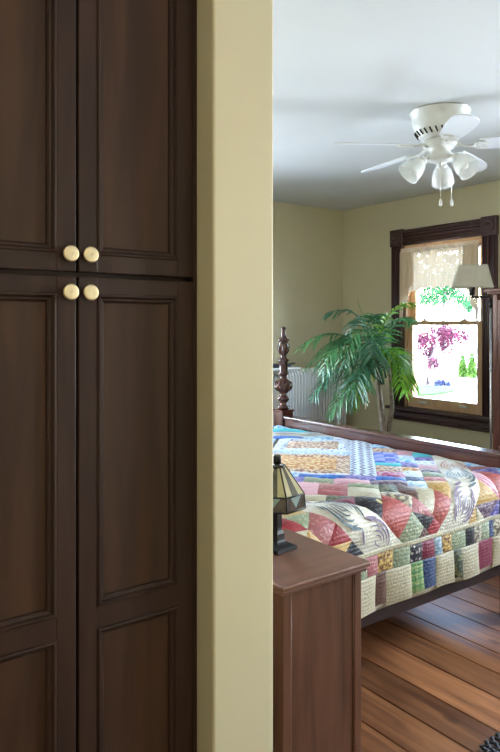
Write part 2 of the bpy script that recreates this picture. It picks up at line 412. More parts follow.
# ------------------------------------------------------------------ built-in cabinet
def rect_rings(mb, x0, x1, z0, z1, prof, cap=True):
    """concentric rectangles in the XZ plane, prof of (inset, y), facing -Y"""
    rings = []
    for ins, y in prof:
        rings.append([(x0 + ins, y, z0 + ins), (x1 - ins, y, z0 + ins), (x1 - ins, y, z1 - ins), (x0 + ins, y, z1 - ins)])
    return mb.rings(rings, True, False, False)
def build_cabinet():
    cab = thing('linen_cabinet', 'tall dark espresso built-in cabinet with panelled doors and brass knobs', 'cabinet', ((CXL + CXR) / 2, CY + .15, 0))
    DW = .2795
    zsplit = 1.6035
    xs = [CXR - .006 - k * DW for k in range(5)]
    # carcass
    m = MB().box(CXL + .002, CXR - .002, CY + .024, CY + .32, 0.0, 2.468)
    m.build('carcass', espresso, cab)
    fr = MB()
    fr.box(CXR - .010, CXR - .001, CY - .004, CY + .024, 0, 2.468, .001)
    fr.build('face_frame', espresso, cab)
    for k in range(3):
        xr = xs[k] - .0025; xl = xs[k + 1] + .0025
        for tier in (0, 1):
            z0, z1 = ((.10, zsplit - .005) if tier == 0 else (zsplit + .005, 2.44))
            sw = .042
            d = MB()
            d.box(xl, xl + sw, CY - .001, CY + .021, z0, z1, .0025, 2).box(xr - sw, xr, CY - .001, CY + .021, z0, z1, .0025, 2)
            if tier == 0:
                rails = [(z0, z0 + .07), (.868, .915), (z1 - .035, z1)]
            else:
                rails = [(z0, z0 + .038), (z1 - .04, z1)]
            for (a, b) in rails: d.box(xl + sw - .002, xr - sw + .002, CY, CY + .020, a, b, .0015)
            o = d.build('door', espresso, cab)
            for (a, b) in zip(rails[:-1], rails[1:]):
                pz0, pz1 = a[1], b[0]
                mm = MB()
                rect_rings(mm, xl + sw - .001, xr - sw + .001, pz0 - .001, pz1 + .001, [(-.001, CY + .001), (.001, CY - .0035), (.005, CY - .0045), (.008, CY - .001), (.0095, CY + .003), (.013, CY + .0035), (.017, CY + .007), (.0185, CY + .0125), (.021, CY + .013)])
                mm.build('panel_moulding', espresso, o)
                MB().box(xl + sw + .012, xr - sw - .012, CY + .0115, CY + .018, pz0 + .012, pz1 - .012).build('panel', espresso_panel, o)
            # knob
            if k < 2:
                kx = (xl + .0185) if k == 0 else (xr - .0185)
                kz = 1.566 if tier == 0 else 1.643
                MB().lathe([(.008, 0), (.0065, .004), (.0055, .011), (.008, .013), (.0145, .0150), (.0162, .017), (.0166, .0205), (.0158, .0222), (.013, .0228), (.006, .0232), (0, .0233)], (kx, CY - .001, kz), 28, axis=(0, -1, 0)).build('knob', brass, o)
    return cab
build_cabinet()

# ------------------------------------------------------------------ bed
FX, BNY, BFY = 3.10, 1.93, 3.79      # foot rail plane, near and far post lines
HX = 1.06
def post_profile(z0, top):
    s = (top - z0)
    pts = [(.040, 0), (.046, .02), (.046, .035), (.030, .05), (.024, .07), (.034, .10), (.048, .125), (.050, .135), (.036, .155), (.026, .175), (.024, .19),
           (.036, .21), (.056, .25), (.063, .285), (.060, .315), (.048, .345), (.030, .365), (.024, .385), (.026, .41), (.038, .425), (.042, .435),
           (.032, .445), (.032, .575), (.042, .585), (.042, .60), (.026, .615), (.020, .64), (.024, .665), (.038, .70), (.041, .745), (.038, .79), (.030, .815), (.046, .825), (.046, .84), (.024, .86), (.018, .90), (.014, .955), (.020, .975), (.020, .99), (.008, 1.0)]
    return [(r, z0 + f * s) for r, f in pts]
def build_bed():
    bed = thing('bed', 'red mahogany bed frame with turned finial posts beneath the quilt', 'bed', ((HX + FX) / 2, (BNY + BFY) / 2, 0))
    def post(x, y, zb, top):
        m = MB().box(x - .052, x + .052, y - .052, y + .052, .0, zb, .004)
        m.box(x - .058, x + .058, y - .058, y + .058, zb - .002, zb + .012, .003)
        p = m.build('post', mahog_z, bed)
        t = MB().lathe(post_profile(zb + .012, top), (x, y, 0), 28)
        f = t.build('finial', mahog_z, p)
        # carved gadroons on the bulb
        s = top - zb - .012
        g = MB()
        for k in range(12):
            a = 2 * PI * k / 12
            pts = []
            for fz in (.225, .25, .285, .315, .34):
                rr = {.225: .044, .25: .056, .285: .063, .315: .060, .34: .051}[fz]
                pts.append((x + rr * math.cos(a), y + rr * math.sin(a), zb + .012 + fz * s))
            g.tube(pts, [.004, .008, .009, .008, .004], 6)
        g.build('lower_carving', mahog_z, p); g = MB()
        for k in range(8):
            a = 2 * PI * k / 8
            g.tube([(x + r * math.cos(a), y + r * math.sin(a), zb + .012 + fz * s) for r, fz in ((.026, .67), (.039, .71), (.041, .75), (.037, .79))], [.003, .006, .006, .003], 6)
        g.build('upper_carving', mahog_z, p)
    post(FX, BFY, .868, 1.488)
    post(FX, BNY, .868, 1.488)
    post(HX - .03, BFY, .95, 1.60); post(HX - .03, BNY, .95, 1.60)
    # foot rail with a moulded top, and the board under it
    y0, y1 = BNY + .052, BFY - .052
    m = MB().box(FX - .036, FX + .036, y0, y1, .742, .818, .006, 2).box(FX - .046, FX + .046, y0, y1, .812, .836, .006, 3)
    m.build('foot_rail', mahog, bed)
    MB().box(FX - .014, FX + .014, y0, y1, .24, .745, .002).build('footboard', mahog, bed)
    for y in (BNY, BFY):
        MB().box(HX, FX - .05, y - .022, y + .022, .262, .40, .004).build('side_rail', wood('bed_rail_wood', (.018, .009, .008), (.032, .014, .012), 'X', .5, .0, spec=.25), bed)
    MB().box(HX - .05, HX - .01, y0, y1, .30, 1.30, .006).build('headboard', mahog, bed)
    return bed
build_bed()
MT = .745
def build_mattress():
    m = MB().box(HX + .002, FX - .05, BNY + .035, BFY - .03, .30, MT - .006, .045, 4)
    o = m.build('mattress', paint('mattress_ticking', (.75, .73, .68), .8))
    tag(o, 'thick pale mattress hidden under the patchwork quilt', 'mattress')
build_mattress()

# ------------------------------------------------------------------ quilt
HEM = .34
def make_profile():
    P = []
    yn = BNY - .045
    R = .085
    for i in range(15): P.append((yn - .012 * (1 - i / 14), HEM + (MT - R - HEM) * i / 14))
    for i in range(1, 13):
        a = PI - (PI / 2) * i / 12
        P.append((yn + R + R * math.cos(a), MT - R + R * math.sin(a)))
    yf = BFY + .045
    n = 46
    for i in range(1, n): P.append((yn + R + (yf - R - yn - R) * i / n, MT))
    for i in range(0, 13):
        a = PI / 2 - (PI / 2) * i / 12
        P.append((yf - R + R * math.cos(a), MT - R + R * math.sin(a)))
    for i in range(1, 12): P.append((yf, MT - R - (MT - R - HEM) * i / 11))
    L = [0]
    for a, b in zip(P[:-1], P[1:]): L.append(L[-1] + math.hypot(b[0] - a[0], b[1] - a[1]))
    return P, L
QP, QL = make_profile()
QT = QL[-1]
QS0, QS1 = HX + .03, FX - .058
import bisect
def prof(t):
    t = max(0, min(QT - 1e-6, t)); i = max(0, min(len(QL) - 2, bisect.bisect_right(QL, t) - 1))
    f = (t - QL[i]) / max(1e-9, QL[i + 1] - QL[i]); a, b = QP[i], QP[i + 1]
    return a[0] + (b[0] - a[0]) * f, a[1] + (b[1] - a[1]) * f
def qsurf(s, t, off=0.0):
    y, z = prof(t); ya, za = prof(t - .02); yb, zb = prof(t + .02)
    d = Vector((0, yb - ya, zb - za)).normalized(); n = Vector((0, -d.z, d.y))
    hang = max(0, 1 - t / .40)
    wav = .010 * math.sin(s * 8.3) * hang + .006 * math.sin(s * 17 + 1) * hang
    puff = .004 * math.sin(s * 21 + t * 9) * math.sin(t * 23 - s * 6)
    hem = .006 * math.sin(s * 8.3 + .6) * max(0, 1 - t / .2)
    return Vector((s, y, z + hem)) + n * (off + wav + puff + .019)
def quilt_uv(bm, faces_uv):
    pass
def cloth_mesh(name, verts_st, faces, offs, mat, parent, root):
    me = bpy.data.meshes.new(name)
    me.from_pydata([qsurf(s, t, o) - Vector(root.location) for (s, t), o in zip(verts_st, offs)], [], faces)
    uvl = me.uv_layers.new(name='UVMap')
    for lp in me.loops:
        s, t = verts_st[lp.vertex_index]; uvl.data[lp.index].uv = ((s + t) * .7071, (s - t) * .7071)
    for f in me.polygons: f.use_smooth = True
    me.materials.append(mat)
    o = bpy.data.objects.new(name, me); col.objects.link(o); o.parent = parent
    return o
def clip_half(poly, a, b, c):      # keep a*s+b*t >= c
    out = []
    for i in range(len(poly)):
        p, q = poly[i], poly[(i + 1) % len(poly)]
        dp, dq = a * p[0] + b * p[1] - c, a * q[0] + b * q[1] - c
        if dp >= 0: out.append(p)
        if (dp >= 0) != (dq >= 0):
            f = dp / (dp - dq); out.append((p[0] + (q[0] - p[0]) * f, p[1] + (q[1] - p[1]) * f))
    return out
def area2(p): return .5 * sum(p[i][0] * p[(i + 1) % len(p)][1] - p[(i + 1) % len(p)][0] * p[i][1] for i in range(len(p)))
def clip_rect(poly, s0, s1, t0, t1):
    for h in ((1, 0, s0), (-1, 0, -s1), (0, 1, t0), (0, -1, -t1)):
        poly = clip_half(poly, *h)
        if len(poly) < 3: return []
    return poly
def pq(p, q): return ((p + q) * .7071, (p - q) * .7071)
def rect_pq(p0, p1, q0, q1): return [pq(p0, q0), pq(p0, q1), pq(p1, q1), pq(p1, q0)]
quilt = thing('patchwork_quilt', 'colourful scrap patchwork quilt with white scrolled bands draped over the bed', 'quilt', ((QS0 + QS1) / 2, (BNY + BFY) / 2, HEM))
PATCHES = 0
GAP_AREA = []
def patch(poly, mat, name='patch', lim=None, puff=.007):
    global PATCHES
    l = lim or (QS0 + .004, QS1 - .004, BT, QT - .02)
    poly = clip_rect(poly, *l)
    if len(poly) < 3: return None
    cl = []
    for p in poly:
        if not cl or math.hypot(p[0] - cl[-1][0], p[1] - cl[-1][1]) > .004: cl.append(p)
    if len(cl) > 2 and math.hypot(cl[0][0] - cl[-1][0], cl[0][1] - cl[-1][1]) < .004: cl.pop()
    poly = cl
    if len(poly) < 3: return None
    A = area2(poly)
    if abs(A) < .0005: return None
    if A < 0: poly = poly[::-1]
    t = bmesh.new(); f = t.faces.new([t.verts.new((p[0], p[1], 0)) for p in poly])
    bmesh.ops.inset_region(t, faces=[f], thickness=.007, use_even_offset=True)
    G = .034
    ss = [p[0] for p in poly]; ts = [p[1] for p in poly]
    for k in range(int(math.floor(min(ss) / G)) + 1, int(math.ceil(max(ss) / G))):
        bmesh.ops.bisect_plane(t, geom=list(t.verts) + list(t.edges) + list(t.faces), plane_co=(k * G, 0, 0), plane_no=(1, 0, 0))
    for k in range(int(math.floor(min(ts) / G)) + 1, int(math.ceil(max(ts) / G))):
        bmesh.ops.bisect_plane(t, geom=list(t.verts) + list(t.edges) + list(t.faces), plane_co=(0, k * G, 0), plane_no=(0, 1, 0))
    t.verts.index_update()
    vst = [(v.co.x, v.co.y) for v in t.verts]
    def dist(p):
        d = 9
        for i in range(len(poly)):
            a, b = poly[i], poly[(i + 1) % len(poly)]
            L = math.hypot(b[0] - a[0], b[1] - a[1])
            d = min(d, ((b[0] - a[0]) * (p[1] - a[1]) - (b[1] - a[1]) * (p[0] - a[0])) / L)
        return max(0, d)
    offs = [.0012 + puff * (1 - math.exp(-dist(p) / .008)) for p in vst]
    fs = [[v.index for v in f.verts] for f in t.faces]
    t.free(); PATCHES += 1
    return cloth_mesh(name, vst, fs, offs, mat, quilt, quilt)

def c8(r, g, b):
    f = lambda v: ((v / 255 + .055) / 1.055) ** 2.4 if v > 10 else v / 255 / 12.92
    return (f(r), f(g), f(b))
FB = {  # palest bed-top prints tinted blue to paint in the reflected sky
 'cream': fabric('cotton_cream', c8(196, 186, 156), c8(176, 164, 134), 'plain'),
 'cream_floral': fabric('cotton_cream_floral', c8(208, 200, 170), c8(120, 110, 100), 'floral', 1.2),
 'white': fabric('cotton_white', c8(206, 202, 188), None, 'plain'),
 'white_dot': fabric('cotton_white_print', c8(206, 216, 228), c8(100, 110, 180), 'dots', .7),
 'ice': fabric('cotton_ice_blue', c8(198, 214, 228), c8(150, 180, 214), 'floral', 1.1),
 'zig': fabric('cotton_zigzag', c8(204, 218, 230), c8(88, 84, 124), 'zig'),
 'salmon': fabric('cotton_salmon', c8(180, 88, 80), c8(150, 70, 65), 'plain'),
 'red': fabric('cotton_red', c8(160, 45, 50), c8(120, 30, 35), 'plain'),
 'red_stripe': fabric('cotton_red_stripe', c8(150, 50, 55), c8(205, 195, 185), 'stripe', .8),
 'brown': fabric('cotton_brown', c8(96, 62, 45), c8(80, 50, 38), 'plain'),
 'brown_stripe': fabric('cotton_brown_stripe', c8(120, 78, 58), c8(60, 40, 35), 'stripe', 1.2),
 'black': fabric('cotton_black', c8(32, 28, 32), c8(24, 22, 24), 'plain'),
 'black_dot': fabric('cotton_black_dot', c8(34, 30, 32), c8(215, 195, 120), 'dots', .42),
 'black_fine': fabric('cotton_black_fine_dot', c8(36, 34, 44), c8(200, 190, 180), 'dots', .9),
 'gold': fabric('cotton_gold', c8(206, 168, 100), c8(190, 150, 85), 'plain'),
 'gold_print': fabric('cotton_gold_print', c8(208, 172, 96), c8(120, 80, 40), 'floral', 1.4),
 'orange_print': fabric('cotton_orange_print', c8(214, 188, 140), c8(178, 112, 50), 'floral', .9),
 'tan_print': fabric('cotton_tan_print', c8(214, 196, 166), c8(150, 105, 100), 'floral', 1.0),
 'green': fabric('cotton_green', c8(92, 138, 82), c8(150, 170, 110), 'check', .9),
 'sage': fabric('cotton_sage', c8(150, 162, 132), c8(190, 190, 160), 'dots', 1.0),
 'dkgreen': fabric('cotton_dark_green', c8(48, 62, 50), c8(110, 110, 70), 'floral', 1.0),
 'navy': fabric('cotton_navy', c8(36, 52, 92), c8(70, 90, 130), 'floral', 1.6),
 'blue': fabric('cotton_blue', c8(28, 104, 186), c8(20, 70, 150), 'floral', .5),
 'sky': fabric('cotton_sky_blue', c8(96, 160, 214), c8(190, 214, 230), 'floral', .8),
 'teal': fabric('cotton_teal', c8(20, 160, 176), c8(60, 190, 196), 'stripe', 1.4),
 'lav': fabric('cotton_lavender', c8(140, 130, 190), c8(90, 86, 150), 'floral', .8),
 'periw': fabric('cotton_periwinkle', c8(80, 100, 196), c8(150, 160, 210), 'check', .35),
 'pink': fabric('cotton_pink', c8(218, 140, 158), c8(235, 200, 205), 'stripe', 1.1),
 'magenta': fabric('cotton_magenta', c8(190, 60, 130), c8(220, 180, 200), 'floral', .9),
 'maroon': fabric('cotton_maroon', c8(132, 42, 66), c8(100, 34, 50), 'plain'),
 'greyblue': fabric('cotton_grey_blue', c8(108, 132, 146), c8(150, 165, 170), 'floral', 1.3),
 'dusty': fabric('cotton_dusty_rose', c8(176, 106, 108), c8(200, 150, 140), 'dots', 1.0),
 'plum': fabric('cotton_plum', c8(92, 64, 92), c8(160, 140, 150), 'floral', 1.0),
}
sash_cloth = FB['white']
# backing cloth with its hem
ns, nt_ = 60, len(QL)
vst = []; fcs = []
tl = [i * QT / 90 for i in range(91)]
for i in range(ns + 1):
    for t in tl: vst.append((QS0 + (QS1 - QS0) * i / ns, t))
for i in range(ns):
    for j in range(90): fcs.append((i * 91 + j, (i + 1) * 91 + j, (i + 1) * 91 + j + 1, i * 91 + j + 1))
back = cloth_mesh('backing_cloth', vst, fcs, [-.007] * len(vst), FB['cream'], quilt, quilt)
sm = back.modifiers.new('thickness', 'SOLIDIFY'); sm.thickness = .012; sm.offset = -1

BT = .245      # top of the border on the hanging side
B1 = .148      # top of the hem row
# hem row: cream quilted cloth with set-in colour rectangles
def sX(u, y=590): return px_y(u, y, BNY - .05).x
hem_cols = {'brown': (373, 384), 'green': (407, 418.5), 'navy': (418.5, 430.5), 'dkgreen': (449, 456.5), 'maroon': (475, 490), 'red': (498, 508)}
lim_h = (QS0, QS1, .0, .30)
cuts = sorted([(sX(a), sX(b), k) for k, (a, b) in hem_cols.items()])
cur = QS0 + .004
rr = random.Random(11)
extra = []
x = QS0 + .02
names = ['maroon', 'brown', 'green', 'black', 'navy', 'gold', 'salmon']
k = 0
while x < cuts[0][0] - .16:
    extra.append((x, x + .07, names[k % 7])); x += rr.uniform(.17, .24); k += 1
x = cuts[-1][1] + .12
cuts = extra + cuts
while x < QS1 - .08:
    cuts.append((x, x + .06, names[k % 7])); x += rr.uniform(.15, .2); k += 1
for (a, b, k) in cuts:
    if a - cur > .02: patch([(cur, .006), (a, .006), (a, B1), (cur, B1)], FB['cream'], lim=lim_h)
    patch([(a, .022), (b, .022), (b, B1), (a, B1)], FB[k], lim=lim_h); cur = b
if QS1 - cur > .03: patch([(cur, .006), (QS1 - .003, .006), (QS1 - .003, B1), (cur, B1)], FB['cream'], lim=lim_h)
# small rectangle row (left to right as it shows), repeated beyond the frame
row = [('dusty', 363), ('gold_print', 375.5), ('sage', 391), ('black_fine', 406), ('maroon', 418), ('greyblue', 430), ('gold_print', 437.5), ('sage', 447.5), ('black', 461), ('cream_floral', 470), ('sage', 478), ('navy', 487), ('cream_floral', 491), ('gold_print', 502)]
edges = [(sX(u, 560), n) for n, u in row]
pre = []; x = edges[0][0]; k = 0
cyc = ['sage', 'plum', 'gold_print', 'black_fine', 'greyblue', 'dusty', 'cream_floral', 'maroon']
while x > QS0 + .03:
    x2 = x - rr.uniform(.06, .10); pre.append((max(QS0 + .004, x2), cyc[k % 8])); x = x2; k += 1
edges = pre[::-1] + edges
x = edges[-1][0] + .07
while x < QS1 - .02:
    edges.append((x, cyc[k % 8])); x += rr.uniform(.06, .10); k += 1
for i, (a, n) in enumerate(edges):
    b = edges[i + 1][0] if i + 1 < len(edges) else QS1 - .004
    patch([(a, B1 + .002), (b, B1 + .002), (b, BT - .018), (a, BT - .018)], FB[n], lim=lim_h)
patch([(QS0 + .004, BT - .018), (QS1 - .004, BT - .018), (QS1 - .004, BT), (QS0 + .004, BT)], FB['cream'], 'sashing', lim=lim_h)

# on-point lattice: scrolled white bands, blocks and scraps between them
PB0, PB1 = 1.545, 1.705      # band running with q
QB0, QB1 = 1.52, 1.67       # band running with p
SP, SQ = .80, .80
patch(rect_pq(PB0, PB1, -1.2, QB0), sash_cloth, 'scroll_band')
patch(rect_pq(PB0, 4.9, QB0, QB1), sash_cloth, 'scroll_band')
patch(rect_pq(3.30, 3.46, -1.6, QB0), sash_cloth, 'scroll_band')
patch(rect_pq(PB1, 4.6, -.02, .12), sash_cloth, 'scroll_band')
R2 = random.Random(5)
def strips(p0, p1, q0, q1, names, along='p', jit=.0):
    n = len(names); ws = [R2.uniform(1 - jit, 1 + jit) for _ in range(n)]; tot = sum(ws); c = 0
    for nm, w in zip(names, ws):
        a, b = c / tot, (c + w) / tot; c += w
        if along == 'p': patch(rect_pq(p0 + (p1 - p0) * a, p0 + (p1 - p0) * b, q0, q1), FB[nm])
        else: patch(rect_pq(p0, p1, q0 + (q1 - q0) * a, q0 + (q1 - q0) * b), FB[nm])
def halfsq(p0, p1, q0, q1, n1, n2, flip=False):
    a, b, c, d = pq(p0, q0), pq(p0, q1), pq(p1, q1), pq(p1, q0)
    if flip: patch([a, b, d], FB[n1]); patch([b, c, d], FB[n2])
    else: patch([a, b, c], FB[n1]); patch([a, c, d], FB[n2])
# scrap row above the band (hanging edge and fold)
g = .125
side = ['salmon', 'cream', 'black_dot', 'brown_stripe', 'dkgreen', 'gold', 'sage', 'red', 'plum', 'greyblue', 'dusty', 'cream_floral', 'black', 'orange_print', 'salmon']
patch(rect_pq(PB1, PB1 + .13, 1.33, 1.43), FB['sage'])
patch(rect_pq(PB1, PB1 + .14, 1.20, 1.33), FB['salmon'])
patch(rect_pq(PB1, PB1 + .10, 1.09, 1.20), FB['black_dot'])
patch(rect_pq(PB1 + .10, PB1 + .26, 1.06, 1.20), FB['cream'])
patch(rect_pq(PB1, PB1 + .13, 1.43, QB0), FB['brown_stripe'])
halfsq(PB1 + .13, PB1 + .20, 1.33, 1.46, 'black', 'dusty')
patch(rect_pq(PB1 + .14, PB1 + .20, 1.20, 1.33), FB['cream_floral'])
strips(PB1 + .20, PB1 + .33, 1.20, QB0, ['dkgreen', 'brown_stripe', 'cream', 'salmon'], 'q')
patch(rect_pq(PB1 + .13, PB1 + .20, 1.46, QB0), FB['red'])
halfsq(PB1, PB1 + .10, .97, 1.09, 'maroon', 'dkgreen')
patch(rect_pq(PB1 + .10, PB1 + .2, .93, 1.06), FB['red'])
patch(rect_pq(PB1 + .2, PB1 + .33, .93, 1.06), FB['dusty'])
patch(rect_pq(PB1 + .26, PB1 + .33, 1.06, 1.20), FB['sage'])
q = .97
for i in range(8):
    nm = side[(i * 4 + 1) % len(side)]; nm2 = side[(i * 7 + 3) % len(side)]
    patch(rect_pq(PB1, PB1 + .10, q - .13, q), FB[nm]); q2 = q - .04
    patch(rect_pq(PB1 + .10, PB1 + .33, q2 - .13, q2), FB[['pink', 'white', 'lav', 'sky', 'dusty'][i % 5]]); q -= .13
# blue strip row along the edge of the bed top
strips(PB1 + .33, PB1 + .42, -.9 + .2, 1.335, ['sky', 'plum', 'sage', 'lav', 'white_dot', 'plum', 'ice', 'sky', 'lav', 'sage', 'pink', 'plum'], 'q', .3)
strips(PB1 + .42, PB1 + .50, -.9 + .2, 1.335, ['sky', 'blue', 'ice', 'lav', 'blue', 'teal', 'plum', 'sky', 'blue', 'lav', 'blue'], 'q', .3)
P2 = PB1 + .50
# panels on the bed top
def framed(p0, p1, q0, q1, cen, fr, w=.045):
    patch(rect_pq(p0, p0 + w, q0, q1), FB[fr]); patch(rect_pq(p1 - w, p1, q0, q1), FB[fr])
    patch(rect_pq(p0 + w, p1 - w, q0, q0 + w), FB[fr]); patch(rect_pq(p0 + w, p1 - w, q1 - w, q1), FB[fr])
    patch(rect_pq(p0 + w, p1 - w, q0 + w, q1 - w), FB[cen])
patch(rect_pq(P2, P2 + .035, .12, 1.07), FB['white_dot'])
framed(P2 + .035, 2.70, .62, 1.07, 'orange_print', 'tan_print', .07)
framed(P2 + .035, 2.70, .14, .60, 'gold_print', 'tan_print', .06)
patch(rect_pq(2.70, 2.80, .12, 1.07), FB['ice'])
framed(2.80, 3.20, .62, 1.07, 'tan_print', 'white_dot', .07)
framed(2.80, 3.20, .14, .60, 'orange_print', 'sky', .06)
strips(3.20, 3.30, .12, 1.30, ['teal', 'ice', 'pink', 'blue', 'sky', 'white_dot', 'teal'], 'q', .3)
patch(rect_pq(P2, 3.20, 1.07, 1.20), FB['zig'])
strips(P2, 3.20, 1.20, 1.335, ['magenta', 'tan_print', 'teal', 'periw', 'periw', 'tan_print', 'sky', 'red'], 'p', .25)
strips(P2 - .17, 3.30, 1.42, QB0, ['gold', 'salmon', 'sage', 'plum', 'pink', 'white_dot', 'lav', 'teal', 'pink', 'sky', 'magenta', 'ice'], 'p', .3)
strips(PB1 + .33, 3.30, 1.335, 1.42, ['ice', 'navy', 'white_dot', 'orange_print', 'lav', 'sky', 'ice', 'pink', 'plum', 'white_dot', 'blue', 'ice'], 'p', .25)
# far part of the bed top
for i in range(6):
    for j in range(9):
        p0 = 3.46 + i * .16; q0 = -1.3 + j * .305
        if q0 + .305 > QB0 + .01: continue
        patch(rect_pq(p0, p0 + .16, q0, min(q0 + .305, QB0)), FB[R2.choice(['sky', 'white_dot', 'pink', 'teal', 'lav', 'ice', 'tan_print', 'blue'])])
for i in range(5):
    for j in range(6):
        p0 = P2 + i * .22; q0 = -1.22 + j * .20
        patch(rect_pq(p0, min(p0 + .22, 3.30), q0, q0 + .20), FB[R2.choice(['sky', 'sky', 'pink', 'lav', 'ice', 'tan_print', 'blue', 'sage'])])
# scraps right of the second band
scr = [['salmon', 'gold', 'black', 'dusty'], ['greyblue', 'red_stripe', 'salmon', 'gold'], ['red', 'plum', 'cream', 'black']]
for i in range(13):
    for j in range(3):
        p0 = PB0 - .10 + i * .135; q0 = QB1 + j * .135
        n1 = [['salmon', 'gold', 'black', 'dusty', 'gold', 'plum', 'pink', 'lav', 'sky', 'white'], ['gold', 'red_stripe', 'greyblue', 'salmon', 'gold', 'lav', 'pink', 'sky', 'white', 'teal'], ['red', 'black', 'cream', 'plum', 'red', 'gold', 'salmon', 'pink', 'lav', 'sky']][j][i % 10]
        n2 = [['dusty', 'gold', 'greyblue', 'salmon', 'cream'], ['red_stripe', 'black', 'plum', 'gold', 'pink'], ['gold', 'salmon', 'red', 'cream', 'lav']][j][(i * 2 + 1) % 5]
        halfsq(p0, p0 + .135, q0, q0 + .135, n1, n2, (i + j) % 2 == 0)
# scraps left of the first band
for i in range(5):
    for j in range(14):
        w = .098
        p0 = PB0 - w * (i + 1); q0 = 1.40 - w * (j + 1)
        n1 = ['gold', 'maroon', 'cream', 'salmon', 'black', 'cream_floral', 'gold', 'red', 'dusty', 'plum', 'sage'][(i * 3 + j * 2) % 11]
        n2 = ['cream', 'gold', 'red', 'brown', 'salmon', 'greyblue', 'black'][(i + j * 3) % 7]
        if j % 3 == 1: patch(rect_pq(p0, p0 + w, q0, q0 + w), FB[n1])
        else: halfsq(p0, p0 + w, q0, q0 + w, n1, n2, j % 2 == 0)
w = .30
for i in range(3):
    for j in range(6):
        p0 = PB0 - .49 - w * (i + 1); q0 = 1.2 - w * (j + 1)
        patch(rect_pq(p0, p0 + w, q0, q0 + w), FB[['salmon', 'cream', 'gold', 'sage', 'dusty'][(i + 2 * j) % 5]])
# scroll work sewn on the bands
scroll_m = fabric('scroll_purple', c8(138, 118, 150), c8(112, 98, 136), 'plain'); scroll_o = fabric('scroll_rust', c8(196, 130, 70), c8(150, 90, 50), 'plain')
scroll_t = fabric('scroll_slate', c8(84, 104, 116), c8(70, 80, 100), 'plain')
def ribbon_pts(curve, w):
    L = []
    for i, p in enumerate(curve):
        a, b = curve[max(0, i - 1)], curve[min(len(curve) - 1, i + 1)]
        d = (b[0] - a[0], b[1] - a[1]); n = math.hypot(*d) or 1
        ww = w * (math.sin(PI * i / (len(curve) - 1)) ** .5 * .85 + .15)
        L.append(((p[0] - d[1] / n * ww, p[1] + d[0] / n * ww), (p[0] + d[1] / n * ww, p[1] - d[0] / n * ww)))
    return L
def scrolls(mapf, length, halfw, mats):
    step = .20; n = int(length / step)
    for k in range(n):
        vst = []; fcs = []
        c0 = k * step + step / 2
        curves = []
        for sgn in (-1, 1):
            for rr_, ww in ((.92, .005), (.70, .0035), (.48, .0035), (.26, .003)):
                curves.append(([(c0 + sgn * .004 + .085 * rr_ * math.cos(a), sgn * halfw * .86 * rr_ * math.sin(a)) for a in [PI * (.12 + .76 * i / 11) for i in range(12)]], ww))
            curves.append(([(c0 - .1 + .05 * i / 5, sgn * (halfw * .25 + halfw * .5 * i / 5)) for i in range(6)], .005))
            curves.append(([(c0 + .1 - .05 * i / 5, sgn * (halfw * .25 + halfw * .5 * i / 5)) for i in range(6)], .005))
        curves.append(([(c0 - .055 + .11 * i / 5, 0) for i in range(6)], .004))
        for cv, w in curves:
            L = ribbon_pts(cv, w); b = len(vst)
            ok = True; pts = []
            for l, r in L:
                pts += [mapf(*l), mapf(*r)]
            if any(not (QS0 + .01 < s < QS1 - .01 and BT + .004 < t < QT - .03) for s, t in pts): continue
            vst += pts
            for i in range(len(L) - 1): fcs.append((b + 2 * i, b + 2 * i + 1, b + 2 * i + 3, b + 2 * i + 2))
        if len(fcs) > 60: cloth_mesh('scroll_applique', vst, fcs, [.0115] * len(vst), mats[k % len(mats)], quilt, quilt)
scrolls(lambda a, b: pq((PB0 + PB1) / 2 + b, QB0 - a), 2.4, (PB1 - PB0) / 2, [scroll_m, scroll_m, scroll_t])
scrolls(lambda a, b: pq(PB0 + .02 + a, (QB0 + QB1) / 2 + b), 2.0, (QB1 - QB0) / 2, [scroll_t, scroll_o, scroll_m])
scrolls(lambda a, b: pq(3.38 + b, QB0 - a), 2.4, .08, [scroll_m, scroll_t])

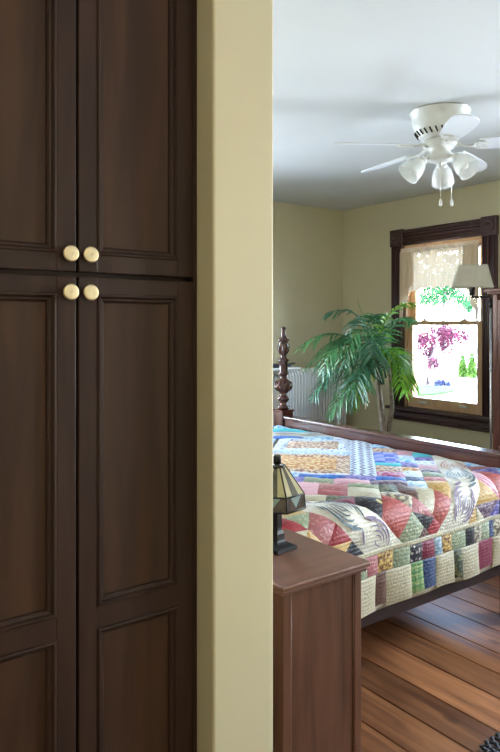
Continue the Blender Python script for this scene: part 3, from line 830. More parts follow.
# ------------------------------------------------------------------ nightstand
def build_nightstand():
    x0, x1, y0, y1, zt = 1.165, 1.520, 1.430, 1.842, .77
    ns_ = thing('nightstand', 'brown wooden nightstand with moulded top beside the bed', 'nightstand', ((x0 + x1) / 2, (y0 + y1) / 2, 0))
    m = MB().box(x0, x1, y0, y1, zt - .016, zt, .005, 2).box(x0 + .008, x1 - .008, y0 + .008, y1 - .008, zt - .030, zt - .016, .004, 2)
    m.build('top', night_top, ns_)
    bx0, bx1, by0, by1 = x0 + .020, x1 - .022, y0 + .020, y1 - .02
    for (a, b) in ((bx0, by0), (bx0, by1 - .038), (bx1 - .030, by0), (bx1 - .030, by1 - .038)):
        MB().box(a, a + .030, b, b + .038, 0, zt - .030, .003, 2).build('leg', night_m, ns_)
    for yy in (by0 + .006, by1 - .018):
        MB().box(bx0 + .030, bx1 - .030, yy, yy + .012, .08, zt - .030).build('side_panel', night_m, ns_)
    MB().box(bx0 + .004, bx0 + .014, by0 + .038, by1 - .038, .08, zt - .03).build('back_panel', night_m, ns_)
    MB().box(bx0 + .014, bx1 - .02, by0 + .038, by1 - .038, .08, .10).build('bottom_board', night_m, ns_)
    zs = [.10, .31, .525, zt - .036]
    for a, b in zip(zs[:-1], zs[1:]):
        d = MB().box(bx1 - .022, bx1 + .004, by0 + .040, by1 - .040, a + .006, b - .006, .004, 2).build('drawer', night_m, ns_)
        MB().lathe([(.007, 0), (.006, .012), (.014, .018), (.015, .024), (.008, .029), (0, .030)], (bx1 + .004, (by0 + by1) / 2, (a + b) / 2), 18, axis=(1, 0, 0)).build('knob', brass, d)
    # thin beads where the panel meets the posts
    MB().tube([(bx0 + .032, by0 + .005, .085), (bx0 + .032, by0 + .005, zt - .032)], .003, 6).tube([(bx1 - .032, by0 + .005, .085), (bx1 - .032, by0 + .005, zt - .032)], .003, 6).build('panel_bead', night_m, ns_)
build_nightstand()

# ------------------------------------------------------------------ small stained glass lamp
def build_glass_lamp():
    c = px(277.3, 551, 2.165); cx, cy, z = c.x, c.y, .77
    L = thing('stained_glass_lamp', 'small table lamp with black base and faceted stained glass shade on nightstand', 'lamp', (cx, cy, z))
    def sq(h, z): return [(cx - h, cy - h, z), (cx + h, cy - h, z), (cx + h, cy + h, z), (cx - h, cy + h, z)]
    ang = math.radians(8)
    def rotp(p):
        dx, dy = p[0] - cx, p[1] - cy
        return (cx + dx * math.cos(ang) - dy * math.sin(ang), cy + dx * math.sin(ang) + dy * math.cos(ang), p[2])
    def S(mb, prof):
        return mb.rings([[rotp(p) for p in sq(h, z + zz)] for h, zz in prof], True, True, False)
    S(MB(), [(.044, 0), (.046, .002), (.046, .010), (.043, .013), (.030, .020), (.024, .024), (.021, .027)]).build('base', black_metal, L)
    S(MB(), [(.020, .026), (.017, .032), (.016, .052), (.0115, .062), (.0105, .070), (.0105, .14), (.006, .15), (.004, .28)]).build('column', black_metal, L)
    # six-sided shade: sloping panes over a straight skirt
    n = 6; off = math.radians(10)
    def ring(r, zz): return [Vector((cx + r * math.cos(off + 2 * PI * k / n), cy + r * math.sin(off + 2 * PI * k / n), z + zz)) for k in range(n)]
    rt, rm, rb = ring(.026, .272), ring(.088, .186), ring(.092, .140)
    lead = MB()
    for k in range(n):
        j = (k + 1) % n
        lead.tube([rt[k], rm[k]], .0028, 6).tube([rm[k], rb[k]], .0028, 6).tube([rt[k], rt[j]], .0035, 6).tube([rm[k], rm[j]], .003, 6).tube([rb[k], rb[j]], .0035, 6)
        for f in (.33, .67): lead.tube([rt[k].lerp(rt[j], f), rm[k].lerp(rm[j], f)], .0016, 5)
        lead.tube([rm[k].lerp(rm[j], .18), rb[k].lerp(rb[j], .5).lerp(rm[k].lerp(rm[j], .5), .18)], .0016, 5).tube([rm[k].lerp(rm[j], .82), rb[k].lerp(rb[j], .5).lerp(rm[k].lerp(rm[j], .5), .18)], .0016, 5)
    sh = lead.build('shade_frame', black_metal, L)
    g_cream = translucent('glass_cream', c8(172, 164, 124), .3, .25, c8(190, 180, 142), 30)
    g_grey = translucent('glass_smoke', c8(92, 88, 72), .25, .25, c8(74, 70, 58), 40)
    g_amber = translucent('glass_brown', c8(80, 64, 54), .2, .25, c8(58, 48, 44), 40)
    g_aqua = translucent('glass_aqua', c8(140, 156, 150), .3, .25, c8(120, 140, 140), 40)
    def pane(pts, m):
        pts = [Vector(p) for p in pts]; nrm = (pts[1] - pts[0]).cross(pts[2] - pts[0]).normalized() * .0012
        k = len(pts)
        MB().faces([p + nrm for p in pts] + [p - nrm for p in pts], [tuple(range(k)), tuple(range(2 * k - 1, k - 1, -1))] + [(i, k + i, k + (i + 1) % k, (i + 1) % k) for i in range(k)]).build('pane', m, sh)
    for k in range(n):
        j = (k + 1) % n
        for a, b, m in ((0, .33, g_cream), (.33, .67, g_grey), (.67, 1, g_cream)):
            pane([rt[k].lerp(rt[j], a), rm[k].lerp(rm[j], a), rm[k].lerp(rm[j], b), rt[k].lerp(rt[j], b)], m)
        mid_b = rb[k].lerp(rb[j], .5).lerp(rm[k].lerp(rm[j], .5), .18)
        A, B = rm[k].lerp(rm[j], .18), rm[k].lerp(rm[j], .82)
        pane([A, mid_b, B], g_aqua)
        pane([rm[k], rb[k], rb[k].lerp(rb[j], .5), mid_b, A], g_amber)
        pane([B, mid_b, rb[k].lerp(rb[j], .5), rb[j], rm[j]], g_amber)
    MB().lathe([(.028, .266), (.028, .272), (.010, .276), (.010, .279), (.013, .281), (.013, .304), (.010, .307), (0, .3075)], (cx, cy, z), 16).build('finial', black_metal, L)
build_glass_lamp()

# ------------------------------------------------------------------ radiator under the far wall
def build_radiator():
    yb, yf = 4.56, 4.40; zt = 1.105
    xa = px_y(281, 370, yf).x; xb = 4.36
    r = thing('radiator', 'white cast iron radiator with many thin upright columns by the far wall', 'radiator', ((xa + xb) / 2, (yb + yf) / 2, 0))
    rm = paint('radiator_paint', (.84, .86, .88), .35, .03, .02)
    n = 24; w = (xb - xa) / n
    ym = (yb + yf) / 2
    def section():
        m = MB(); hw = w * .36
        # two upright columns joined over the top by a rounded loop
        pts = [(0, yf + .02, .10)]
        for i in range(9):
            a = PI * i / 8; pts.append((0, ym - (ym - yf - .02) * math.cos(a), zt - .055 + .055 * math.sin(a)))
        pts.append((0, yb - .02, .10))
        m.tube(pts, hw, 8)
        m.tube([(-w / 2, ym, .16), (w / 2, ym, .16)], .022, 8).tube([(-w / 2, ym, zt - .075), (w / 2, ym, zt - .075)], .022, 8)
        m.box(-hw * .5, hw * .5, yf + .025, yb - .025, .10, zt - .05)
        return m
    me = None
    for k in range(n):
        if me is None:
            o = section(); bmesh.ops.translate(o.bm, verts=o.bm.verts, vec=(0, -ym, 0))
            mesh = bpy.data.meshes.new('section'); o.bm.to_mesh(mesh); o.bm.free(); mesh.materials.append(rm); me = mesh
        ob = bpy.data.objects.new('section', me); col.objects.link(ob); ob.parent = r
        ob.location = (xa + w * (k + .5) - (xa + xb) / 2, 0, 0)
    for k in (0, n - 1):
        xx = xa + w * (k + .5)
        MB().lathe([(.026, 0), (.022, .02), (.014, .05), (.016, .11)], (xx, yf + .02, 0), 12).lathe([(.026, 0), (.022, .02), (.014, .05), (.016, .11)], (xx, yb - .02, 0), 12).build('foot', rm, r)
    # tray and board resting on it
    zc = zt + .013
    b = MB().box(xa - .22, xa + .20, yf - .03, yb, zc, zc + .018, .004).build('shelf_board', paint('white_board', (.70, .72, .76), .4))
    tag(b, 'small white board lying on the radiator top behind bed post', 'board')
    t = thing('tray', 'dark oval tray on the white board over radiator', 'tray', (xa + .0, (yf + yb) / 2 - .005, zc + .018))
    def ell(a, bb, z): return [(t.location.x + a * math.cos(2 * PI * i / 32), t.location.y + bb * math.sin(2 * PI * i / 32), zc + .018 + z) for i in range(32)]
    dk = metal('pewter_tray', (.10, .11, .13), .35, .7)
    MB().rings([ell(.15, .06, 0), ell(.16, .068, .002), ell(.19, .078, .024), ell(.194, .08, .026), ell(.188, .076, .024), ell(.158, .064, .006)], True, True, True).build('dish', dk, t)
    for s in (-1, 1):
        xx = t.location.x + s * .19
        MB().tube([(xx - s * .01, t.location.y - .03, zc + .042), (xx + s * .018, t.location.y - .02, zc + .048), (xx + s * .018, t.location.y + .02, zc + .048), (xx - s * .01, t.location.y + .03, zc + .042)], .005, 8).build('handle', dk, t)
build_radiator()

# ------------------------------------------------------------------ palm
def build_palm():
    D = 4.93
    base = px(386, 430, D); gx, gy = base.x, base.y
    P = thing('potted_palm', 'tall potted palm with long feathery fronds in front of window', 'potted palm', (gx, gy, 0))
    pot = paint('pot_glaze', (.16, .09, .06), .3, .1, .05)
    MB().lathe([(.10, 0), (.115, .01), (.145, .22), (.15, .27), (.162, .275), (.162, .30), (.148, .302), (.14, .285), (.13, .265)], (gx, gy, 0), 28).build('pot', pot, P)
    MB().lathe([(.14, .26), (.10, .272), (0, .275)], (gx, gy, 0), 24).build('soil', paint('soil', (.03, .02, .013), .95, .3, .6, 40), P)
    bark = translucent('palm_bark', (.22, .17, .13), .0, .8, (.36, .30, .27), 30)
    def stem(pts, r, name='stem', m=bark):
        return MB().tube(pts, r, 9).build(name, m, P)
    stem([(gx - .02, gy, .26), px(384, 432, D), px(381, 408, D), px(378, 380, D), px(374, 352, D - .03)], [.026, .024, .021, .016, .010])
    stem([(gx + .02, gy + .01, .26), px(388, 434, D + .02), px(392, 408, D), px(391, 385, D - .02), px(388, 365, D - .05)], [.02, .018, .017, .012, .007])
    leafm = [translucent('frond_green', c8(84, 142, 84), .3, .3, c8(56, 112, 68), 6, .7), translucent('frond_dark', c8(58, 112, 84), .25, .3, c8(76, 134, 104), 6, .7), translucent('frond_lime', c8(128, 176, 52), .45, .38, c8(90, 150, 44), 6, .5)]
    rng = random.Random(21)
    def frond(ctrl, m, ll=.26, n=20, droop=.5, wid=.009):
        # Catmull-Rom style sampling of the rachis through its control points
        C = [Vector(c) for c in ctrl]; C = [C[0] * 2 - C[1]] + C + [C[-1] * 2 - C[-2]]
        pts = []
        for i in range(1, len(C) - 2):
            for k in range(10):
                t = k / 10; a, b, c, d = C[i - 1], C[i], C[i + 1], C[i + 2]
                pts.append(.5 * ((2 * b) + (c - a) * t + (2 * a - 5 * b + 4 * c - d) * t * t + (3 * b - a - 3 * c + d) * t ** 3))
        pts.append(C[-2])
        mb = MB(); N_ = len(pts)
        mb.tube(pts, [.007 * (1 - .8 * i / (N_ - 1)) + .001 for i in range(N_)], 6)
        V = []; F = []
        for k in range(n):
            f = .16 + .84 * (k + .5) / n; x = f * (N_ - 1); i = min(N_ - 2, int(x)); p = pts[i].lerp(pts[i + 1], x - i)
            tan = (pts[min(N_ - 1, i + 1)] - pts[max(0, i - 1)]).normalized()
            sidev = tan.cross(Vector((0, 0, 1)))
            if sidev.length < .05: sidev = Vector((.8, -.6, 0))
            sidev.normalize(); upv = sidev.cross(tan).normalized()
            Lf = ll * (math.sin(PI * min(1, .18 + .80 * f)) ** .6) * rng.uniform(.85, 1.1)
            for sg in (-1, 1):
                d = (sidev * sg * .9 + tan * (.40 + .4 * f) + upv * .10 + Vector((rng.uniform(-.2, .2), rng.uniform(-.2, .2), rng.uniform(-.2, .2)))).normalized()
                wv = d.cross(upv).normalized(); b0 = len(V); S = 5
                for s in range(S + 1):
                    g = s / S
                    q = p + d * Lf * g + Vector((0, 0, -1)) * Lf * droop * g * g
                    ww = wid * (math.sin(PI * min(.97, .12 + .86 * g)) ** .7) * (1 - .25 * g)
                    fold = upv * ww * .35
                    V += [q + wv * ww + fold, q, q - wv * ww + fold] if s < S else [q, q, q]
                for s in range(S):
                    a = b0 + 3 * s
                    F += [(a, a + 1, a + 4, a + 3), (a + 1, a + 2, a + 5, a + 4)]
        mb.faces(V, F, True)
        mb.build('frond', leafm[m], P)
    c = (376, 356)
    def fr(pl, m, ll=.24, droop=.5, n=18):
        frond([px(u, y, D + d * .6) for u, y, d in pl], m, ll * 1.1, n, droop * .6)
    fr([(378, 365, 0), (380, 335, -.05), (390, 314, -.12), (402, 305, -.2), (414, 303, -.28)], 2, .17, .7)
    fr([(376, 362, 0), (368, 330, .05), (352, 312, .1), (335, 311, .13), (326, 316, .15)], 1, .16, .75)
    fr([(377, 366, 0), (358, 342, -.1), (335, 334, -.15), (314, 338, -.18), (297, 350, -.2)], 0, .18, .75)
    fr([(376, 366, 0), (362, 350, .1), (345, 342, .15), (328, 352, .2), (314, 372, .22)], 1, .20, .8)
    fr([(378, 372, 0), (365, 352, -.25), (348, 344, -.4), (332, 352, -.5), (322, 374, -.55)], 0, .2, .8)
    fr([(380, 378, 0), (362, 366, -.15), (342, 368, -.22), (325, 380, -.25), (312, 398, -.3)], 1, .19, .6)
    fr([(382, 384, 0), (368, 372, -.3), (352, 380, -.42), (340, 400, -.48), (330, 416, -.5)], 0, .18, .6)
    fr([(382, 384, 0), (374, 366, -.35), (364, 366, -.5), (356, 386, -.58), (350, 408, -.6)], 1, .18, .7)
    fr([(384, 384, 0), (376, 362, -.2), (366, 358, -.38), (360, 376, -.45), (366, 404, -.5)], 0, .17, .6)
    fr([(388, 372, 0), (390, 356, -.1), (400, 354, -.2), (408, 368, -.26), (411, 386, -.3)], 2, .17, .9)
    fr([(388, 374, 0), (386, 356, -.2), (390, 350, -.35), (398, 362, -.45), (400, 386, -.5)], 2, .17, .9)
    fr([(386, 378, 0), (382, 356, .1), (390, 348, .18), (400, 356, .22), (407, 374, .25)], 0, .17, .8)
    fr([(377, 362, 0), (372, 336, .15), (366, 320, .28), (352, 326, .4), (344, 346, .45)], 1, .18, .8)
    fr([(377, 360, 0), (376, 330, .1), (374, 316, .2), (378, 318, .3), (388, 334, .38)], 0, .16, .8)
    fr([(379, 362, 0), (372, 336, -.2), (362, 330, -.35), (350, 344, -.45), (344, 366, -.5)], 0, .19, .8)
    fr([(380, 370, 0), (376, 346, -.3), (372, 338, -.45), (372, 352, -.55), (376, 376, -.58)], 1, .18, .8)
    fr([(384, 382, 0), (380, 368, .1), (372, 370, .2), (362, 388, .3), (356, 410, .35)], 2, .16, .6)
    fr([(376, 364, 0), (360, 344, .05), (340, 340, .08), (322, 350, .1), (306, 368, .12)], 0, .2, .8)
    fr([(378, 370, 0), (362, 356, -.05), (344, 354, -.1), (330, 366, -.12), (322, 390, -.15)], 1, .2, .8)
    fr([(380, 376, 0), (366, 360, .2), (352, 360, .3), (340, 376, .38), (334, 400, .4)], 0, .19, .7)
    fr([(388, 376, 0), (392, 360, .0), (400, 360, -.05), (406, 374, -.1), (405, 394, -.12)], 2, .17, .9)
    fr([(379, 364, 0), (384, 338, .1), (396, 322, .2), (406, 318, .26), (412, 322, .3)], 0, .16, .8)
    # young spear leaf
    MB().tube([px(372, 352, D), px(366, 325, D), px(358, 302, D), px(357.5, 298, D)], [.004, .003, .002, .0008], 6).build('spear', leafm[0], P)
build_palm()

# ------------------------------------------------------------------ lace valance
def lace_mat():
    m, nt, b = new_mat('cream_lace')
    uv = N(nt, 'ShaderNodeUVMap'); uv.uv_map = 'UVMap'
    mp = N(nt, 'ShaderNodeMapping'); nt.links.new(uv.outputs[0], mp.inputs[0])
    v = N(nt, 'ShaderNodeTexVoronoi'); v.feature = 'DISTANCE_TO_EDGE'; v.inputs['Scale'].default_value = 100; nt.links.new(mp.outputs[0], v.inputs['Vector'])
    no = N(nt, 'ShaderNodeTexNoise'); no.inputs['Scale'].default_value = 18; nt.links.new(mp.outputs[0], no.inputs['Vector'])
    th = N(nt, 'ShaderNodeMapRange'); th.inputs['From Min'].default_value = .35; th.inputs['From Max'].default_value = .65; th.inputs['To Min'].default_value = .26; th.inputs['To Max'].default_value = .7
    nt.links.new(no.outputs['Fac'], th.inputs['Value'])
    lt = N(nt, 'ShaderNodeMath', operation='LESS_THAN'); nt.links.new(v.outputs['Distance'], lt.inputs[0]); nt.links.new(th.outputs[0], lt.inputs[1])
    b.inputs['Base Color'].default_value = (*c8(212, 194, 168), 1); b.inputs['Roughness'].default_value = .9
    tl = N(nt, 'ShaderNodeBsdfTranslucent'); tl.inputs[0].default_value = (*c8(236, 220, 196), 1)
    m1 = N(nt, 'ShaderNodeMixShader'); m1.inputs[0].default_value = .12; nt.links.new(b.outputs[0], m1.inputs[1]); nt.links.new(tl.outputs[0], m1.inputs[2])
    tr = N(nt, 'ShaderNodeBsdfTransparent'); m2 = N(nt, 'ShaderNodeMixShader')
    nt.links.new(lt.outputs[0], m2.inputs[0]); nt.links.new(tr.outputs[0], m2.inputs[1]); nt.links.new(m1.outputs[0], m2.inputs[2])
    out = [n for n in nt.nodes if n.type == 'OUTPUT_MATERIAL'][0]; nt.links.new(m2.outputs[0], out.inputs[0])
    return m
def build_valance():
    y0, y1 = OY0 + .002, OY1 - .002; zr = 2.125; xr = X1 - .052
    V = thing('lace_valance', 'cream lace valance gathered on a rod across the window top', 'valance', (xr, (y0 + y1) / 2, zr))
    lm = lace_mat()
    def cloth(name, a0, a1, top, bot, xoff, folds, amp, nz=16, nx=90):
        vs_ = []; fs = []; uvs = []
        for i in range(nx + 1):
            a = a0 + (a1 - a0) * i / nx; zb = bot(a)
            for j in range(nz + 1):
                g = j / nz; z = top + (zb - top) * g
                xx = xr + xoff - amp * (.35 + .65 * g) * math.sin(a * folds * 2 * PI + .6 * math.sin(a * 9)) - .006 * math.sin(a * folds * 4.7 * PI) * (1 - g)
                vs_.append(Vector((xx, y0 + (y1 - y0) * a, z)) - Vector(V.location)); uvs.append((a * (y1 - y0) * 1.5, z))
        for i in range(nx):
            for j in range(nz):
                k = i * (nz + 1) + j; fs.append((k, k + nz + 1, k + nz + 2, k + 1))
        me = bpy.data.meshes.new(name); me.from_pydata(vs_, [], fs); l = me.uv_layers.new(name='UVMap')
        for lp in me.loops: l.data[lp.index].uv = uvs[lp.vertex_index]
        for f in me.polygons: f.use_smooth = True
        me.materials.append(lm); o = bpy.data.objects.new(name, me); col.objects.link(o); o.parent = V; return o
    scal = lambda a: .016 * abs(math.sin(a * 9 * PI))
    cloth('lace_drop', 0, 1, zr + .035, lambda a: 1.80 - .10 * (abs(a - .5) * 2) ** 3 + scal(a), -.004, 13, .010)
    cloth('side_tail', .82, 1.0, zr, lambda a: 1.50 + (1.0 - a) / .18 * .36 + scal(a * 1.5), -.016, 13, .014, 20, 26)
    cloth('side_tail', .0, .18, zr, lambda a: 1.50 + a / .18 * .36 + scal(a * 1.5), -.016, 13, .014, 20, 26)
    MB().tube([(xr, y0 - .001, zr), (xr, y1 + .001, zr)], .006, 10).build('rod', metal('white_rod', (.85, .85, .82), .4, .0), V)
    for y in (y0 + .006, y1 - .006): MB().box(xr, X1 + .03, y - .004, y + .004, zr - .008, zr + .008, .001).build('bracket', metal('white_rod', (.85, .85, .82), .4, .0), V)
build_valance()

# ------------------------------------------------------------------ armoire and swing-arm lamp
def build_armoire():
    xf = 4.02; ytop = px_x(493, 300, xf).y; w = .95; zt = px_x(493, 294, xf).z; xb = X1 - .03
    A = thing('armoire', 'tall reddish mahogany armoire with overhanging cornice right of window', 'armoire', ((xf + xb) / 2, ytop - w / 2, 0))
    y0, y1 = ytop - w, ytop
    rm = wood('armoire_wood', (.10, .032, .022), (.17, .06, .04), 'Z', .3, .3)
    MB().box(xf + .022, xb, y0, y1, .07, zt, .003).build('body', rm, A)
    for k in (0, 1):
        a, b = y0 + .03 + k * (w - .06) / 2 + .002, y0 + .03 + (k + 1) * (w - .06) / 2 - .002
        d = MB(); d.box(xf, xf + .022, a, a + .07, .10, zt - .04, .003).box(xf, xf + .022, b - .07, b, .10, zt - .04, .003).box(xf, xf + .022, a + .07, b - .07, .10, .18, .003).box(xf, xf + .022, a + .07, b - .07, zt - .12, zt - .04, .003)
        d.box(xf, xf + .022, a + .07, b - .07, .85, .93, .003)
        o = d.build('door', rm, A)
        MB().box(xf + .010, xf + .016, a + .066, b - .066, .176, .854).build('panel', rm, o); MB().box(xf + .010, xf + .016, a + .066, b - .066, .926, zt - .116).build('panel', rm, o)
        MB().lathe([(.006, 0), (.006, .01), (.013, .016), (.013, .022), (0, .027)], (xf, (b - .03) if k == 0 else (a + .03), .9), 16, axis=(-1, 0, 0)).build('knob', brass, o)
    MB().box(xf - .002, xf + .03, y1 - .035, y1 + .002, .07, zt - .002, .006, 2).build('corner_post', rm, A)
    MB().box(xf - .002, xf + .03, y0 - .002, y0 + .035, .07, zt - .002, .006, 2).build('corner_post', rm, A)
    cz = zt
    MB().box(xf - .03, xb, y0 - .025, y1 + .025, cz, cz + .012, .003).box(xf - .05, xb, y0 - .045, y1 + .045, cz + .012, cz + .034, .006, 2).build('cornice', rm, A)
    for xx in (xf + .05, xb - .05):
        for yy in (y0 + .05, y1 - .05): MB().lathe([(.02, 0), (.032, .02), (.034, .045), (.026, .07)], (xx, yy, 0), 14).build('foot', rm, A)
build_armoire()
def build_arm_lamp():
    X = 3.82
    b = px_x(491, 300, X); gx, gy = b.x, b.y
    L = thing('swing_arm_lamp', 'swing-arm floor lamp with pale tapered shade before the window', 'floor lamp', (gx, gy, 0))
    dm = metal('dark_bronze', (.035, .030, .032), .35, .8)
    MB().lathe([(.12, 0), (.125, .006), (.12, .014), (.05, .022), (.02, .032), (.012, .05)], (gx, gy, 0), 28).build('base', dm, L)
    zt = px_x(491, 297, X).z
    MB().tube([(gx, gy, .03), (gx, gy, zt - .01)], .0075, 12).lathe([(.011, 0), (.011, .02)], (gx, gy, 1.2), 12).build('pole', metal('satin_nickel', (.42, .41, .43), .3), L)
    D = (b.x * math.sin(YAW) + b.y * math.cos(YAW))
    s = px(472, 295.5, D - .02)
    MB().tube([(gx, gy, zt - .06), (gx, gy, zt - .012), Vector((gx, gy, zt)).lerp(Vector((s.x, s.y, zt)), .12), (s.x, s.y, zt), (s.x, s.y, zt + .012)], .0085, 10).lathe([(.012, zt - .07), (.012, zt - .02)], (gx, gy, 0), 14).build('arm', dm, L)
    MB().lathe([(.008, 0), (.017, .004), (.017, .03), (.02, .034), (.02, .06), (.012, .07)], (s.x, s.y, zt + .008), 18).build('socket', dm, L)
    zb = px(472, 288, D).z; zt2 = px(472, 265.5, D).z
    ang = YAW * -1 + math.radians(-16)
    def rr(h, hd, z):
        out = []
        for (sx, sy) in ((-1, -1), (1, -1), (1, 1), (-1, 1)):
            for k in range(3):
                c = .012; a0 = {(-1, -1): PI, (1, -1): 1.5 * PI, (1, 1): 0, (-1, 1): .5 * PI}[(sx, sy)]
                a = a0 + k * PI / 4
                x, y = sx * (h - c) + c * math.cos(a), sy * (hd - c) + c * math.sin(a)
                out.append((s.x + x * math.cos(ang) - y * math.sin(ang), s.y + x * math.sin(ang) + y * math.cos(ang), z))
        return out
    k = D / FPX
    hb, ht = 20.0 * k, 14.3 * k
    sh = MB().rings([rr(hb, hb * .62, zb), rr(ht, ht * .62, zt2), rr(ht - .002, ht * .62 - .002, zt2), rr(hb - .002, hb * .62 - .002, zb)], True, False, False).build('shade', shade_m, L)
    tm = paint('shade_trim', (.52, .50, .42), .8)
    MB().rings([rr(hb + .0012, hb * .62 + .0012, zb), rr(hb + .0005, hb * .62 + .0005, zb + .008)], True, False, False).build('shade_trim', tm, sh)
    MB().rings([rr(ht + .0012, ht * .62 + .0012, zt2 - .008), rr(ht + .0012, ht * .62 + .0012, zt2)], True, False, False).build('shade_trim', tm, sh)
    MB().lathe([(.014, 0), (.026, .035), (.028, .05), (.018, .075), (0, .08)], (s.x, s.y, zt + .076), 16).build('bulb', translucent('frosted_bulb', (.85, .84, .80), .3, .3), L)
build_arm_lamp()

# ------------------------------------------------------------------ unseen hall lamp, added to brighten the cabinet end of the room
def build_added_lamp():
    x, y = .15, -.25
    L = thing('added_ceiling_lamp', 'unseen frosted ceiling lamp added to light the hall before the cabinet', 'ceiling lamp', (x, y, CEIL))
    MB().lathe([(.10, CEIL), (.105, CEIL - .01), (.10, CEIL - .03), (.06, CEIL - .034)], (x, y, 0), 28).build('canopy', brass, L)
    MB().lathe([(.135, CEIL - .032), (.14, CEIL - .05), (.12, CEIL - .085), (.07, CEIL - .11), (0, CEIL - .118)], (x, y, 0), 28, cap=False).build('glass_bowl', translucent('bowl_glass', (.85, .83, .78), .6, .3), L)
    d = bpy.data.lights.new('added_ceiling_lamp_bulb', 'POINT'); d.energy = 13; d.color = (1, .82, .54); d.shadow_soft_size = .09
    o = bpy.data.objects.new('added_ceiling_lamp_bulb', d); col.objects.link(o); o.parent = L; o.location = (0, 0, -.21)
build_added_lamp()

# ------------------------------------------------------------------ ceiling fan
def build_fan():
    c = px(440, 112, 1.1 * FPX / 213); cx, cy = c.x, c.y; Z = CEIL
    F = thing('ceiling_fan', 'white flush-mount ceiling fan with five blades and three glass shades', 'ceiling fan', (cx, cy, CEIL))
    MB().lathe([(.150, Z), (.153, Z - .006), (.150, Z - .012), (.146, Z - .014), (.140, Z - .06), (.128, Z - .10), (.108, Z - .130), (.098, Z - .142), (.06, Z - .146)], (cx, cy, 0), 48).build('housing', white_fan, F)
    MB().lathe([(.1515, Z - .0005), (.156, Z - .003), (.1515, Z - .006)], (cx, cy, 0), 48, cap=False).build('canopy_ring', metal('ring_steel', (.45, .45, .42), .35), F)
    dk = paint('vent_dark', (.02, .02, .02), .9)
    v = MB()
    for k in range(26):
        a = 2 * PI * k / 26
        p0 = Vector((cx + .1275 * math.cos(a), cy + .1275 * math.sin(a), Z - .104)); p1 = Vector((cx + .1105 * math.cos(a + .07), cy + .1105 * math.sin(a + .07), Z - .1285))
        v.tube([p0, p0.lerp(p1, .5) + Vector((.0015 * math.cos(a), .0015 * math.sin(a), 0)), p1], .0045, 6)
    v.build('vent_slots', dk, F)
    MB().lathe([(.055, Z - .140), (.082, Z - .150), (.088, Z - .158), (.088, Z - .176), (.075, Z - .186), (.055, Z - .190), (.05, Z - .215), (.064, Z - .222), (.070, Z - .235), (.062, Z - .252), (.035, Z - .262), (.012, Z - .268), (.012, Z - .276), (0, Z - .279)], (cx, cy, 0), 36).build('motor_hub', white_fan, F)
    zb = Z - .178
    blade_m = paint('blade_white', (.74, .77, .80), .3, .02, .0)
    for k in range(5):
        a = math.radians(14 + 72 * k); d = Vector((math.cos(a), math.sin(a), -.045)); n = Vector((-d.y, d.x, 0)); o = Vector((cx, cy, zb))
        pit = math.radians(-13)
        wv = n * math.cos(pit) + Vector((0, 0, 1)) * math.sin(pit)
        tv = -n * math.sin(pit) + Vector((0, 0, 1)) * math.cos(pit)
        iron = MB().tube([o + d * .07, o + d * .10 + Vector((0, 0, .006)), o + d * .14 + Vector((0, 0, -.004)), o + d * .175], [.012, .008, .008, .010], 8)
        pl = [(.16, .016), (.175, .032), (.20, .040), (.225, .034), (.238, .016)]
        ring_t = [o + d * r + wv * w + tv * .001 for r, w in pl] + [o + d * r - wv * w + tv * .001 for r, w in pl[::-1]]
        ring_b = [p - tv * .007 for p in ring_t]
        iron.rings([ring_t, ring_b], True, True, False)
        for r, w in ((.19, .02), (.19, -.02), (.22, 0)): iron.lathe([(.006, 0), (.005, .004), (0, .005)], o + d * r + wv * w - tv * .006, 8, axis=-tv)
        iron.build('blade_iron', white_fan, F)
        outl = [(.195, .050), (.26, .056), (.34, .061), (.42, .064), (.50, .062), (.54, .052), (.565, .034), (.578, .012)]
        top = [o + d * r + wv * w + tv * .002 for r, w in outl] + [o + d * r - wv * w + tv * .002 for r, w in outl[::-1]]
        top = [p + tv * .006 for p in top]; bot = [p - tv * .006 for p in top]
        MB().rings([top, bot], True, True, False).build('blade', blade_m, F)
    gm = translucent('frosted_glass', (.80, .81, .79), .35, .25, None, 20, .6)
    # three tulip shades, splayed out and down
    for a in (math.radians(189), math.radians(249), math.radians(309)):
        pass
    fwd = math.degrees(math.atan2(cy, cx))
    for adeg in (fwd + 90 + 25, fwd + 90 + 145, fwd + 90 + 265):
        a = math.radians(adeg); d = Vector((math.cos(a), math.sin(a), 0))
        hub = Vector((cx, cy, Z - .236))
        ax = (d * .72 + Vector((0, 0, -.70))).normalized()
        p1 = hub + d * .060; p2 = hub + d * .088 + Vector((0, 0, -.010)); p3 = p2 + ax * .012
        arm = MB().tube([p1, p2, p3], .010, 8).lathe([(.022, 0), (.026, .004), (.026, .020), (.022, .024)], p2, 18, axis=ax).build('lamp_arm', white_fan, F)
        prof_o = [(.024, .018), (.034, .026), (.046, .048), (.054, .075), (.057, .10), (.060, .122)]
        prof_ = prof_o + [(r - .0025, h) for r, h in prof_o[::-1]]
        g = MB().lathe(prof_, p2, 28, axis=ax, cap=False).build('glass_shade', gm, F)
        MB().lathe([(.010, .024), (.014, .04), (.021, .062), (.021, .078), (.012, .094), (0, .097)], p2, 14, axis=ax).build('bulb', translucent('frosted_bulb2', (.85, .84, .8), .3, .3), g)
    rgt = Vector((math.cos(YAW), -math.sin(YAW), 0)); toc = Vector((-math.sin(YAW), -math.cos(YAW), 0))
    dd = cx * math.sin(YAW) + cy * math.cos(YAW)
